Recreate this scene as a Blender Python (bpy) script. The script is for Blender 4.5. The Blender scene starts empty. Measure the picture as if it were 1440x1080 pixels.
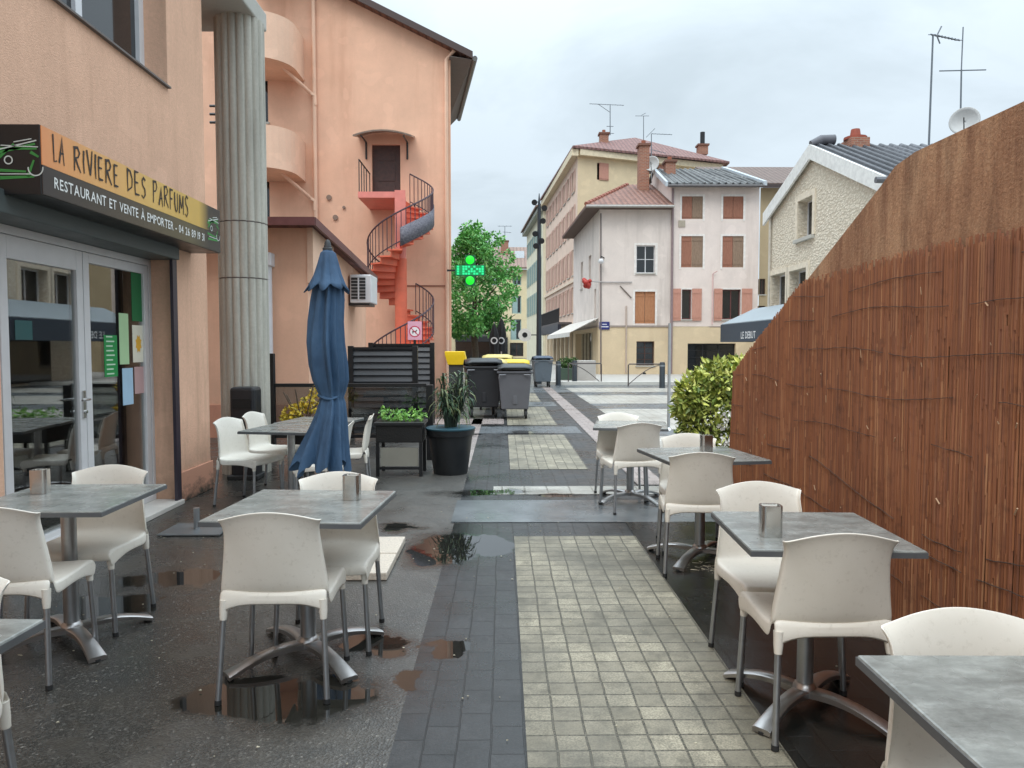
import bpy, math, random
from mathutils import Vector, Matrix
random.seed(7)
R = math.radians; PI = math.pi
SC = bpy.context.scene; COL = SC.collection

# ------------------------------------------------------------------ camera figures
F = 1036.0; H = 1.52; PITCH = math.atan(52/F); YAW = math.atan(13/F)
_fh = (math.sin(YAW), math.cos(YAW), 0); _r = (math.cos(YAW), -math.sin(YAW), 0)
_fw = (_fh[0]*math.cos(PITCH), _fh[1]*math.cos(PITCH), -math.sin(PITCH))
_up = (_fh[0]*math.sin(PITCH), _fh[1]*math.sin(PITCH), math.cos(PITCH))
def ray(px, py):
    a = (px-720)/F; b = -(py-540)/F
    return [_fw[i]+a*_r[i]+b*_up[i] for i in range(3)]
def G(px, py, z=0):
    d = ray(px, py); t = (z-H)/d[2]; return (d[0]*t, d[1]*t, z)
def PY(px, py, Y):            # point of the photo measured on the plane y = Y
    d = ray(px, py); t = Y/d[1]; return (d[0]*t, Y, H+d[2]*t)
def PX(px, py, X):
    d = ray(px, py); t = X/d[0]; return (X, d[1]*t, H+d[2]*t)
def ZY(py, Y, px=720): return PY(px, py, Y)[2]
def XY(px, Y, py=480): return PY(px, py, Y)[0]

# ------------------------------------------------------------------ materials
def lin(c): return tuple((x/255/12.92 if x/255 <= .04045 else ((x/255+.055)/1.055)**2.4) for x in c)
class NT:
    def __init__(s, name):
        s.m = bpy.data.materials.new(name); s.m.use_nodes = True; s.t = s.m.node_tree
        s.p = s.t.nodes['Principled BSDF']; s.co = None
    def n(s, typ, **kw):
        x = s.t.nodes.new(typ)
        for k, v in kw.items():
            if hasattr(x, k): setattr(x, k, v)
            else: x.inputs[k.replace('_', ' ')].default_value = v
        return x
    def l(s, a, b): s.t.links.new(a, b)
    def coord(s, scale=(1, 1, 1)):
        if s.co is None: s.co = s.n('ShaderNodeTexCoord')
        if scale == (1, 1, 1): return s.co.outputs['Object']
        m = s.n('ShaderNodeMapping'); m.inputs['Scale'].default_value = scale
        s.l(s.co.outputs['Object'], m.inputs['Vector']); return m.outputs['Vector']
    def noise(s, sc, det=4, rough=.6, stretch=(1, 1, 1)):
        x = s.n('ShaderNodeTexNoise'); x.inputs['Scale'].default_value = sc
        x.inputs['Detail'].default_value = det; x.inputs['Roughness'].default_value = rough
        s.l(s.coord(stretch), x.inputs['Vector']); return x.outputs['Fac']
    def ramp(s, fac, stops):
        x = s.n('ShaderNodeValToRGB'); e = x.color_ramp.elements
        while len(e) > 1: e.remove(e[-1])
        for i, (p, c) in enumerate(stops):
            q = e[0] if i == 0 else e.new(p)
            q.position = p; q.color = (*c, 1) if len(c) == 3 else c
        s.l(fac, x.inputs['Fac']); return x.outputs['Color']
    def g(s, fac, a, b, va=0., vb=1.):
        x = s.n('ShaderNodeMapRange'); x.inputs['From Min'].default_value = a; x.inputs['From Max'].default_value = b
        x.inputs['To Min'].default_value = va; x.inputs['To Max'].default_value = vb; s.l(fac, x.inputs['Value']); return x.outputs['Result']
    def mix(s, fac, a, b, mode='MIX'):
        x = s.n('ShaderNodeMix', data_type='RGBA', blend_type=mode)
        for k, v in ((0, fac), (6, a), (7, b)):
            if hasattr(v, 'node'): s.l(v, x.inputs[k])
            else: x.inputs[k].default_value = v if k == 0 else (*v, 1)
        return x.outputs[2]
    def math(s, op, a, b=0.):
        x = s.n('ShaderNodeMath', operation=op)
        for k, v in ((0, a), (1, b)):
            if hasattr(v, 'node'): s.l(v, x.inputs[k])
            else: x.inputs[k].default_value = v
        return x.outputs[0]
    def bump(s, h, st=.3, d=.01):
        x = s.n('ShaderNodeBump'); x.inputs['Strength'].default_value = st; x.inputs['Distance'].default_value = d
        s.l(h, x.inputs['Height']); s.l(x.outputs['Normal'], s.p.inputs['Normal']); return x
    def set(s, **kw):
        for k, v in kw.items():
            i = s.p.inputs[k.replace('_', ' ')]
            if hasattr(v, 'node'): s.l(v, i)
            else: i.default_value = (*v, 1) if isinstance(v, tuple) and len(v) == 3 else v
        return s.m

def plain(name, c, rough=.5, var=.12, sc=6, metal=0, bump=0, bsc=40, spec=.5, bd=.005):
    t = NT(name); f = t.noise(sc)
    a = tuple(x*(1-var) for x in c); b = tuple(min(1, x*(1+var)) for x in c)
    t.set(Base_Color=t.ramp(f, [(.3, a), (.7, b)]), Roughness=t.g(f, .3, .7, max(.02, rough-.06), min(1, rough+.06)), Metallic=metal, Specular_IOR_Level=spec)
    if bump: t.bump(t.noise(bsc, 3), bump, bd)
    return t.m
def plaster(name, c, stain=None, bump=.35, bsc=60, amt=.35, streak=3.0, var=.08, bd=.006, mottle=.22, foot=0):
    t = NT(name); stain = stain or tuple(x*.62 for x in c)
    f = t.noise(.9, 6, .65); f2 = t.noise(streak, 6, .65, (1, 1, .10)); f3 = t.noise(28, 4, .7); f4 = t.noise(.35, 4, .6)
    a = t.ramp(f, [(.3, tuple(x*(1-var) for x in c)), (.7, tuple(x*(1+var) for x in c))])
    b = t.mix(t.math('MULTIPLY', t.g(f2, .50, .74, 0, amt), t.g(f4, .35, .6, .25, 1)), a, stain)
    d = t.mix(t.g(f3, .35, .68, 0, mottle), b, tuple(x*.66 for x in c))
    pt = t.noise(1.7, 2, .4); d = t.mix(t.g(pt, .60, .63, 0, .22), d, tuple(min(1, x*1.18+.02) for x in c)); d = t.mix(t.g(t.noise(2.4, 8, .8), .60, .72, 0, .30), d, tuple(x*.55 for x in c))
    if foot:          # splash dirt along the foot of the wall
        z = t.n('ShaderNodeSeparateXYZ'); t.l(t.coord(), z.inputs[0])
        d = t.mix(t.g(t.math('ADD', z.outputs[2], t.math('MULTIPLY', t.noise(3, 5, .7), 1.1)), .55, .55+foot, .6, 0), d, tuple(x*.42 for x in c))
    t.set(Base_Color=d, Roughness=.85, Specular_IOR_Level=.25)
    t.bump(t.noise(bsc, 4, .6), bump, bd); return t.m
def island(name, cols, rough=.5, trans=0, spec=.4):
    t = NT(name); gm = t.n('ShaderNodeNewGeometry')
    n = len(cols); t.set(Base_Color=t.ramp(gm.outputs['Random Per Island'], [(i/max(1, n-1), c) for i, c in enumerate(cols)]), Roughness=rough, Specular_IOR_Level=spec)
    if trans: t.set(Subsurface_Weight=0.0)
    return t.m
def emit(name, c, s):
    t = NT(name); t.set(Base_Color=(0, 0, 0), Emission_Color=c, Emission_Strength=s); return t.m
def tiles(name, c, period=.22, c2=None, axis='x', rough=.7, deep=.55):
    t = NT(name); w = t.n('ShaderNodeTexWave', wave_type='BANDS', bands_direction='X' if axis == 'x' else 'Y'); w.inputs['Scale'].default_value = .314/period
    w.inputs['Distortion'].default_value = .25; w.inputs['Detail'].default_value = 1
    t.l(t.coord(), w.inputs['Vector']); f = w.outputs['Fac']
    nz = t.noise(5, 4); base = t.ramp(nz, [(.3, tuple(x*.75 for x in c)), (.7, c2 or tuple(min(1, x*1.25) for x in c))])
    t.set(Base_Color=t.mix(t.g(f, .0, .35 if deep < .6 else .6, deep, 0), base, tuple(x*.35 for x in c)), Roughness=rough)
    t.bump(f, .9, .05); return t.m

M = {}
M['shop_plaster'] = plaster('shop plaster', lin((228, 184, 156)), lin((164, 126, 102)), .7, 80, .55, 6, .10, .008, .34, .5)
M['orange_plaster'] = plaster('orange plaster', lin((232, 186, 158)), lin((196, 142, 114)), .25, 70, .5, 1.6, .09, .006, .12, .6)
M['orange_light'] = plaster('pale orange plaster', lin((234, 196, 170)), None, .2, 70, .2, 2)
M['soffit'] = plain('soffit paint', (.16, .14, .13), .8)
M['concrete_column'] = None
t = NT('weathered concrete'); f = t.noise(3, 6, .65, (1, 1, .12)); f2 = t.noise(30, 4)
t.set(Base_Color=t.mix(t.g(f2, .3, .7, 0, .22), t.ramp(f, [(.3, lin((152, 148, 138))), (.55, lin((194, 190, 178))), (.75, lin((128, 124, 114)))]), lin((136, 132, 122))), Roughness=.9)
t.bump(t.noise(60, 4), .4, .006); M['concrete_column'] = t.m
M['concrete'] = plaster('pale concrete', lin((186, 184, 176)), None, .3, 50, .3, 3)
M['white_pvc'] = plain('white pvc', lin((214, 214, 216)), .35, .04)
M['white_alu'] = plain('white lacquered aluminium', lin((212, 210, 210)), .35, .05)
M['dark_metal'] = plain('dark painted metal', (.02, .021, .023), .4, .2)
M['grey_metal'] = plain('shutter box metal', lin((76, 84, 84)), .45, .1, 3)
M['black'] = plain('black lacquer', (.012, .012, .013), .35, .2)
t = NT('brushed steel'); t.set(Base_Color=(.60, .59, .57), Metallic=1.0, Roughness=.2); M['steel'] = t.m
M['alu'] = plain('grey aluminium tube', lin((168, 170, 172)), .36, .08, 20, .85)
M['alu_cast'] = plain('cast aluminium', (.50, .485, .475), .36, .08, 6, 1)
t = NT('white moulded plastic'); oi = t.n('ShaderNodeObjectInfo'); f = t.noise(2.2, 5, .65); f2 = t.noise(38, 4, .7)
c = t.ramp(f, [(.3, lin((226, 219, 206))), (.7, lin((238, 232, 221)))]); c = t.mix(t.g(f2, .56, .74, 0, .35), c, lin((176, 166, 148)))
c = t.mix(t.g(oi.outputs['Random'], 0, 1, 0, .16), c, lin((190, 182, 166))); t.set(Base_Color=c, Roughness=t.g(f, .3, .7, .36, .5)); t.bump(t.noise(260, 2), .05, .002); M['plastic_white'] = t.m
M['rubber'] = plain('rubber', (.02, .02, .02), .7)
M['brown_metal'] = plain('brown roof trim', lin((104, 62, 60)), .5, .15)
M['door_wood'] = plain('dark brown wood', lin((70, 48, 42)), .5, .3, 9)
M['shutter_wood'] = None
for nm, a, b in (('shutter_wood', (134, 86, 68), (162, 112, 90)), ('shutter_old', (122, 100, 82), (152, 128, 108)), ('shutter_pink', (180, 126, 108), (200, 150, 132)), ('shutter_amber', (158, 104, 70), (184, 132, 94)), ('shutter_teal', (136, 160, 158), (166, 190, 186)), ('shutter_faded', (196, 158, 144), (212, 180, 164))):
    t = NT(nm); f = t.noise(9, 4, .6, (6, 6, .6))
    t.set(Base_Color=t.ramp(f, [(.3, lin(a)), (.7, lin(b))]), Roughness=.7); t.bump(f, .4, .01); M[nm] = t.m
M['pane'] = None
t = NT('dark window glass'); t.set(Base_Color=(.012, .014, .016), Roughness=.06, Specular_IOR_Level=.8); M['pane'] = t.m
t = NT('shop glass'); gl = t.n('ShaderNodeBsdfGlossy'); gl.inputs['Roughness'].default_value = .015; gl.inputs['Color'].default_value = (1, 1, 1, 1)
tr = t.n('ShaderNodeBsdfTransparent'); tr.inputs['Color'].default_value = (.72, .75, .74, 1)
fr = t.n('ShaderNodeLayerWeight'); mx = t.n('ShaderNodeMixShader')
t.l(t.math('ADD', t.math('MULTIPLY', t.math('POWER', fr.outputs['Facing'], 3.0), .7), .13), mx.inputs[0]); t.l(tr.outputs[0], mx.inputs[1]); t.l(gl.outputs[0], mx.inputs[2])
t.l(mx.outputs[0], t.t.nodes['Material Output'].inputs['Surface']); M['glass'] = t.m
t = NT('clear screen glass'); gl = t.n('ShaderNodeBsdfGlossy'); gl.inputs['Roughness'].default_value = .03
tr = t.n('ShaderNodeBsdfTransparent'); tr.inputs['Color'].default_value = (.6, .62, .62, 1)
fr = t.n('ShaderNodeLayerWeight'); mx = t.n('ShaderNodeMixShader')
t.l(t.math('ADD', t.math('MULTIPLY', t.math('POWER', fr.outputs['Facing'], 4.0), .7), .07), mx.inputs[0]); t.l(tr.outputs[0], mx.inputs[1]); t.l(gl.outputs[0], mx.inputs[2])
t.l(mx.outputs[0], t.t.nodes['Material Output'].inputs['Surface']); M['screen_glass'] = t.m

# table laminate: grey stone print, wet
t = NT('grey stone laminate'); f = t.noise(7, 9, .75, (1, 1.8, 1)); f2 = t.noise(34, 6, .75)
cw = t.mix(t.g(f2, .35, .7, 0, .4), t.ramp(f, [(.28, lin((96, 98, 95))), (.5, lin((134, 136, 132))), (.72, lin((172, 174, 169)))]), lin((98, 100, 94)))
t.set(Base_Color=cw, Roughness=t.g(t.noise(4, 3), .35, .65, .16, .36)); M['laminate'] = t.m
M['laminate_edge'] = plain('table edge', lin((92, 94, 96)), .4, .15)

# wet tarmac: standing water lies in hollows of the ground
POOLS = [(640, 768, .27, .40), (688, 768, .17, .32), (612, 775, .2, .3), (622, 915, .115, .13), (578, 962, .09, .10), (690, 693, .42, .13), (782, 698, .15, .12), (733, 609, .22, .26), (656, 611, .14, .26), (380, 985, .42, .18), (150, 855, .34, .22), (245, 815, .3, .2), (560, 742, .16, .12), (530, 905, .16, .10), (470, 800, .2, .1)]
def water(t):
    dn = t.n('ShaderNodeTexNoise'); dn.inputs['Scale'].default_value = 2.1; dn.inputs['Detail'].default_value = 5; dn.inputs['Roughness'].default_value = .6; t.l(t.coord(), dn.inputs['Vector'])
    vm = t.n('ShaderNodeVectorMath', operation='MULTIPLY_ADD'); t.l(dn.outputs['Color'], vm.inputs[0]); vm.inputs[1].default_value = (.62, .62, 0); t.l(t.coord(), vm.inputs[2])
    acc = None
    for (px, py, rx, ry) in POOLS:
        g = G(px, py)
        a = t.n('ShaderNodeVectorMath', operation='SUBTRACT'); t.l(vm.outputs[0], a.inputs[0]); a.inputs[1].default_value = (g[0]+.31, g[1]+.31, 0)
        b = t.n('ShaderNodeVectorMath', operation='MULTIPLY'); t.l(a.outputs[0], b.inputs[0]); b.inputs[1].default_value = (1/rx, 1/ry, 0)
        c = t.n('ShaderNodeVectorMath', operation='LENGTH'); t.l(b.outputs[0], c.inputs[0]); d = c.outputs['Value']
        acc = d if acc is None else t.math('MINIMUM', acc, d)
    return t.g(acc, .88, 1.06, 1, 0), t.g(acc, .95, 1.9, 1, 0)
t = NT('wet tarmac')
vo = t.n('ShaderNodeTexVoronoi'); vo.inputs['Scale'].default_value = 110; t.l(t.coord(), vo.inputs['Vector'])
big = t.noise(.75, 5, .6); mid = t.noise(4, 6, .65); fine = t.noise(160, 2)
base = t.ramp(vo.outputs['Color'], [(.0, (.022, .021, .019)), (.55, (.052, .049, .044)), (.85, (.10, .095, .085)), (1, (.30, .28, .25))])
base = t.mix(t.g(mid, .45, .72, 0, .6), base, (.085, .070, .050))
pool, damp = water(t)
xs = t.n('ShaderNodeSeparateXYZ'); t.l(t.coord(), xs.inputs[0])
drier_sheen = t.math('MULTIPLY', t.g(xs.outputs[0], -1.7, -.6, 0, 1), t.g(xs.outputs[1], 3.2, 6.0, .45, 1))      # lane side drier, sky sheen painted as paler tarmac; water stays by the shop
wet = t.math('MAXIMUM', t.math('SUBTRACT', t.g(big, .38, .60, 0, .9), t.math('MULTIPLY', drier_sheen, .75)), damp); wet = t.math('MAXIMUM', wet, 0.0)
base = t.mix(t.math('MULTIPLY', drier_sheen, .55), base, (.16, .155, .145))
base = t.mix(wet, base, t.mix(.55, base, (.010, .010, .009)))
rg = t.math('ADD', t.g(wet, 0, 1, .34, .17), t.g(mid, .3, .7, -.05, .08))
mxr = t.n('ShaderNodeMix', data_type='FLOAT'); t.l(pool, mxr.inputs[0]); t.l(rg, mxr.inputs[2]); mxr.inputs[3].default_value = .015
t.set(Base_Color=t.mix(pool, base, t.mix(.8, base, (.008, .008, .006))), Roughness=mxr.outputs[0], Specular_IOR_Level=.6)
bp = t.bump(t.math('ADD', vo.outputs['Distance'], t.math('MULTIPLY', fine, .4)), .5, .004); t.l(t.math('MULTIPLY', t.g(wet, 0, 1, .55, .16), t.g(pool, 0, .6, 1, 0)), bp.inputs['Strength']); M['tarmac'] = t.m

def pavers(name, bw, bh, c1, c2, mortar, msize, rough0, rough1, dirt, speck=.3, off=0, shift=(0, 0), rot=0, wetf=True):
    t = NT(name); mp = t.n('ShaderNodeMapping'); t.coord(); t.l(t.co.outputs['Object'], mp.inputs['Vector'])
    mp.inputs['Location'].default_value = (-shift[0], -shift[1], 0)
    if rot: mp.inputs['Rotation'].default_value = (0, 0, PI/2)
    dz = t.n('ShaderNodeTexNoise'); dz.inputs['Scale'].default_value = 4; t.l(t.co.outputs['Object'], dz.inputs['Vector'])
    vm = t.n('ShaderNodeVectorMath', operation='MULTIPLY_ADD'); t.l(dz.outputs['Color'], vm.inputs[0]); vm.inputs[1].default_value = (.017, .017, 0); t.l(mp.outputs['Vector'], vm.inputs[2])
    b = t.n('ShaderNodeTexBrick'); b.offset = off; b.squash = 1; t.l(vm.outputs[0], b.inputs['Vector'])
    for k, v in (('Scale', 1), ('Mortar Size', msize), ('Mortar Smooth', .3), ('Brick Width', bw), ('Row Height', bh), ('Bias', 0)): b.inputs[k].default_value = v
    b.inputs['Color1'].default_value = (*c1, 1); b.inputs['Color2'].default_value = (*c2, 1); b.inputs['Mortar'].default_value = (*mortar, 1)
    gr = t.noise(110, 3, .7); bg = t.noise(1.1, 5, .65); md = t.noise(5, 5, .65)
    c = t.mix(t.g(gr, .40, .60, 0, speck), b.outputs['Color'], tuple(x*.45 for x in c1))
    c = t.mix(t.g(bg, .40, .66, 0, .85), c, dirt); c = t.mix(t.g(md, .50, .72, 0, .6), c, dirt)
    mo = t.noise(14, 5, .7); c = t.mix(t.g(mo, .48, .72, 0, .45), c, tuple(x*.8 for x in dirt))
    rg = t.math('ADD', t.g(bg, .4, .62, rough0, rough1), t.g(md, .3, .7, -.06, .08)); h = t.math('SUBTRACT', t.g(gr, 0, 1, 0, .35), b.outputs['Fac'])
    if not wetf: t.set(Base_Color=c, Roughness=rg); t.bump(h, .55, .006); return t.m
    pool, damp = water(t); c = t.mix(t.math('MULTIPLY', damp, .45), c, tuple(x*.5 for x in dirt)); c = t.mix(t.math('MULTIPLY', pool, .75), c, (.012, .012, .010))
    m1 = t.n('ShaderNodeMix', data_type='FLOAT'); t.l(t.math('MULTIPLY', damp, .8), m1.inputs[0]); t.l(rg, m1.inputs[2]); m1.inputs[3].default_value = .12
    m2 = t.n('ShaderNodeMix', data_type='FLOAT'); t.l(pool, m2.inputs[0]); t.l(m1.outputs[0], m2.inputs[2]); m2.inputs[3].default_value = .015
    t.set(Base_Color=c, Roughness=m2.outputs[0], Specular_IOR_Level=.6)
    bp = t.bump(h, .55, .006); t.l(t.g(pool, 0, .6, .55, 0), bp.inputs['Strength']); return t.m
M['pavers_light'] = pavers('light stone pavers', .1215, .112, lin((188, 179, 156)), lin((146, 139, 121)), (.012, .012, .009), .0056, .62, .42, lin((84, 81, 70)), .85, 0, (.09, 5.83), 0, False)
M['pavers_wet'] = pavers('wet black pavers', .205, .1275, (.012, .013, .0125), (.022, .023, .022), (.003, .003, .003), .0038, .30, .10, (.007, .0085, .0075), .5, .5, (0, -.42), 1)
M['pavers_far'] = pavers('pale far pavers', .24, .24, lin((200, 197, 188)), lin((182, 179, 170)), lin((120, 118, 110)), .01, .4, .3, lin((150, 147, 138)), .2, 0)
M['pavers_dark'] = pavers('dark slate pavers', .205, .1275, (.034, .036, .038), (.058, .059, .060), (.006, .006, .006), .0038, .44, .2, (.016, .0175, .0175), .55, .5, (0, -.42), 1)
M['pavers_mid'] = pavers('grey blue pavers', .2, .2, lin((104, 110, 114)), lin((120, 125, 128)), lin((64, 68, 70)), .008, .38, .22, lin((80, 85, 88)), .3, .5)
M['pavers_pink'] = pavers('pinkish pavers', .2, .2, lin((178, 166, 160)), lin((164, 152, 148)), lin((110, 104, 100)), .008, .38, .25, lin((140, 130, 126)), .2, .5)
t = NT('wet concrete slab'); f = t.noise(2, 6); t.set(Base_Color=t.ramp(f, [(.3, lin((82, 86, 88))), (.7, lin((124, 128, 130)))]), Roughness=t.g(t.noise(1.2, 4), .4, .62, .34, .14)); t.bump(t.noise(120, 2), .12, .003); M['slab'] = t.m
t = NT('puddle water'); t.set(Base_Color=(.006, .006, .006), Roughness=.012, Specular_IOR_Level=.9, IOR=1.45); t.set(Coat_Weight=.6, Coat_Roughness=.01); M['puddle'] = t.m
M['kerb'] = plaster('kerb stone', lin((206, 204, 196)), None, .3, 40, .25, 2)
M['asphalt_far'] = plain('street asphalt', (.10, .105, .11), .4, .2, 2)
M['pavement'] = plain('pavement', lin((176, 172, 166)), .6, .1, 2)

# ------------------------------------------------------------------ mesh builder
ROOT = {}
class MB:
    def __init__(s): s.v = []; s.f = []; s.sm = []
    def add(s, vs, fs, sm=False):
        o = len(s.v); s.v += [tuple(v) for v in vs]
        for f in fs: s.f.append([i+o for i in f]); s.sm.append(sm)
        return s
    def box(s, a, b):
        x0, y0, z0 = (min(a[i], b[i]) for i in range(3)); x1, y1, z1 = (max(a[i], b[i]) for i in range(3))
        return s.add([(x0, y0, z0), (x1, y0, z0), (x1, y1, z0), (x0, y1, z0), (x0, y0, z1), (x1, y0, z1), (x1, y1, z1), (x0, y1, z1)],
                     [(3, 2, 1, 0), (4, 5, 6, 7), (0, 1, 5, 4), (1, 2, 6, 5), (2, 3, 7, 6), (3, 0, 4, 7)])
    def quad(s, *p): return s.add(p, [tuple(range(len(p)))])
    def ext(s, poly, d):            # extrude a planar polygon by vector d
        n = len(poly); d = Vector(d); a = [Vector(p) for p in poly]; b = [p+d for p in a]
        nrm = Vector((0, 0, 0))
        for i in range(n): nrm += a[i].cross(a[(i+1) % n])
        fl = nrm.dot(d) > 0
        fs = [tuple(range(n))[::-1] if fl else tuple(range(n)), tuple(range(n, 2*n)) if fl else tuple(range(n, 2*n))[::-1]]
        for i in range(n):
            j = (i+1) % n; q = (i, j, n+j, n+i); fs.append(q if fl else q[::-1])
        return s.add(a+b, fs)
    def frame(s, O, U, N):          # helper space: U along, N outward, z up
        return lambda u, n, z: (O[0]+U[0]*u+N[0]*n, O[1]+U[1]*u+N[1]*n, O[2]+z)
    def fbox(s, fr, u0, u1, n0, n1, z0, z1):
        return s.ext([fr(u0, n0, z0), fr(u1, n0, z0), fr(u1, n0, z1), fr(u0, n0, z1)], Vector(fr(u0, n1, z0))-Vector(fr(u0, n0, z0)))
    def tube(s, pts, r, n=8, caps=True):
        pts = [Vector(p) for p in pts]; rs = r if isinstance(r, (list, tuple)) else [r]*len(pts)
        vs = []; ref = None
        for i, p in enumerate(pts):
            d = (pts[min(i+1, len(pts)-1)]-pts[max(i-1, 0)]).normalized()
            if ref is None: ref = Vector((1, 0, 0)) if abs(d.x) < .8 else Vector((0, 1, 0))
            a = (ref-d*ref.dot(d)).normalized(); ref = a; b = d.cross(a)
            for k in range(n):
                w = 2*PI*k/n; vs.append(p+(a*math.cos(w)+b*math.sin(w))*rs[i])
        fs = [(i*n+k, i*n+(k+1) % n, (i+1)*n+(k+1) % n, (i+1)*n+k) for i in range(len(pts)-1) for k in range(n)]
        if caps: fs += [tuple(range(n))[::-1], tuple((len(pts)-1)*n+k for k in range(n))]
        return s.add(vs, fs, True)
    def lathe(s, prof, c, n=24, rf=None, caps=True):
        vs = []
        for (r, z) in prof:
            for k in range(n):
                w = 2*PI*k/n; q = r*(rf(w, z) if rf else 1); vs.append((c[0]+q*math.cos(w), c[1]+q*math.sin(w), c[2]+z))
        m = len(prof); fs = [(i*n+k, i*n+(k+1) % n, (i+1)*n+(k+1) % n, (i+1)*n+k) for i in range(m-1) for k in range(n)]
        if caps: fs += [tuple(range(n))[::-1], tuple((m-1)*n+k for k in range(n))]
        return s.add(vs, fs, True)
    def ball(s, c, r, n=10):
        pr = [(r*math.sin(PI*i/n) or 1e-4, -r*math.cos(PI*i/n)) for i in range(n+1)]
        return s.lathe(pr, c, 2*n)
    def build(s, name, mat, parent=None, bev=0, loc=None, sub=0, solid=0, seg=2):
        me = bpy.data.meshes.new(name)
        o = bpy.data.objects.new(name, me); COL.objects.link(o)
        root = parent
        while root is not None and root.parent: root = root.parent
        off = Vector(root.location) if root is not None else Vector((0, 0, 0))
        if root is None:
            off = Vector(loc) if loc is not None else Vector((0, 0, 0))
            o.location = off
        me.from_pydata([tuple(Vector(v)-off) for v in s.v], [], s.f); me.update()
        me.polygons.foreach_set('use_smooth', s.sm)
        if any(s.sm):
            me.set_sharp_from_angle(angle=R(40))
        me.materials.append(mat if not isinstance(mat, str) else M[mat])
        if parent is not None: o.parent = parent
        if bev:
            b = o.modifiers.new('bevel', 'BEVEL'); b.width = bev; b.segments = seg; b.limit_method = 'ANGLE'; b.angle_limit = R(35)
        if solid:
            b = o.modifiers.new('solid', 'SOLIDIFY'); b.thickness = solid; b.offset = 0
        if sub:
            b = o.modifiers.new('sub', 'SUBSURF'); b.levels = sub; b.render_levels = sub
        return o

def tag(o, label=None, cat=None, group=None, kind=None):
    if label: o['label'] = label
    if cat: o['category'] = cat
    if group: o['group'] = group
    if kind: o['kind'] = kind
    return o
def thing(name, label, cat, loc=(0, 0, 0), rz=0, group=None):
    o = bpy.data.objects.new(name, None); COL.objects.link(o); o.empty_display_size = .2
    o.location = loc; o.rotation_euler = (0, 0, rz); return tag(o, label, cat, group)
def copy_tree(o, parent=None):
    c = o.copy(); COL.objects.link(c)
    if parent is not None: c.parent = parent
    for ch in list(o.children): copy_tree(ch, c)
    return c
def place(proto, first, loc, rz, label, scale=None):
    o = proto if first else copy_tree(proto)
    o.location = loc; o.rotation_euler = (0, 0, rz); o['label'] = label
    if scale: o.scale = scale
    return o
def structure(name, mb, mat): return tag(mb.build(name, mat), kind='structure')
def rect(x0, y0, x1, y1, z): return MB().quad((x0, y0, z), (x1, y0, z), (x1, y1, z), (x0, y1, z))

def facade(mb, O, U, N, W, z0, z1, ops, depth=.2):
    """wall sheet with openings (u0,u1,z0,z1) and their reveals"""
    fr = mb.frame(O, U, N)
    us = sorted({0, W, *[o[0] for o in ops], *[o[1] for o in ops]}); zs = sorted({z0, z1, *[o[2] for o in ops], *[o[3] for o in ops]})
    us = [u for u in us if 0 <= u <= W]; zs = [z for z in zs if z0 <= z <= z1]
    for i in range(len(us)-1):
        for j in range(len(zs)-1):
            um = (us[i]+us[i+1])/2; zm = (zs[j]+zs[j+1])/2
            if any(o[0] < um < o[1] and o[2] < zm < o[3] for o in ops): continue
            mb.quad(fr(us[i], 0, zs[j]), fr(us[i+1], 0, zs[j]), fr(us[i+1], 0, zs[j+1]), fr(us[i], 0, zs[j+1]))
    for (a, b, c, d) in ops:
        mb.quad(fr(a, 0, c), fr(a, -depth, c), fr(a, -depth, d), fr(a, 0, d))
        mb.quad(fr(b, 0, c), fr(b, 0, d), fr(b, -depth, d), fr(b, -depth, c))
        mb.quad(fr(a, 0, c), fr(b, 0, c), fr(b, -depth, c), fr(a, -depth, c))
        mb.quad(fr(a, 0, d), fr(a, -depth, d), fr(b, -depth, d), fr(b, 0, d))
    return fr
def window(fr, op, root, depth=.2, fmat='white_pvc', fw=.06, mull=1, bars=0, sill=True, pane='pane', name='window'):
    a, b, c, d = op; m = MB(); n0 = -depth+.0; n1 = -depth+.05
    m.fbox(fr, a, a+fw, n0, n1, c, d); m.fbox(fr, b-fw, b, n0, n1, c, d); m.fbox(fr, a+fw, b-fw, n0, n1, c, c+fw); m.fbox(fr, a+fw, b-fw, n0, n1, d-fw, d)
    for k in range(mull):
        u = a+(b-a)*(k+1)/(mull+1); m.fbox(fr, u-fw*.5, u+fw*.5, n0, n1-.004, c+fw, d-fw)
    for k in range(bars):
        z = c+(d-c)*(k+1)/(bars+1); m.fbox(fr, a+fw, b-fw, n0, n1-.012, z-.015, z+.015)
    w = m.build(name, fmat, root)
    p = MB(); p.fbox(fr, a+.01, b-.01, n0-.02, n0+.012, c+.01, d-.01); p.build('pane', pane, w)
    if sill:
        q = MB(); q.fbox(fr, a-.05, b+.05, -.02, .07, c-.06, c-.002); q.build('sill', 'concrete', w)
    return w
def shutter(fr, u0, u1, z0, z1, root, mat, n0=.02, slats=0):
    m = MB(); m.fbox(fr, u0, u1, n0, n0+.035, z0, z1); h = z1-z0
    for q in (.12, .88): m.fbox(fr, u0+.02, u1-.02, n0+.034, n0+.055, z0+h*q-.05, z0+h*q+.05)
    k = max(2, round((u1-u0)/.13))
    for i in range(1, k): u = u0+(u1-u0)*i/k; m.fbox(fr, u-.006, u+.006, n0+.034, n0+.037, z0+.01, z1-.01)
    return m.build('shutter', mat, root)
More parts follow.
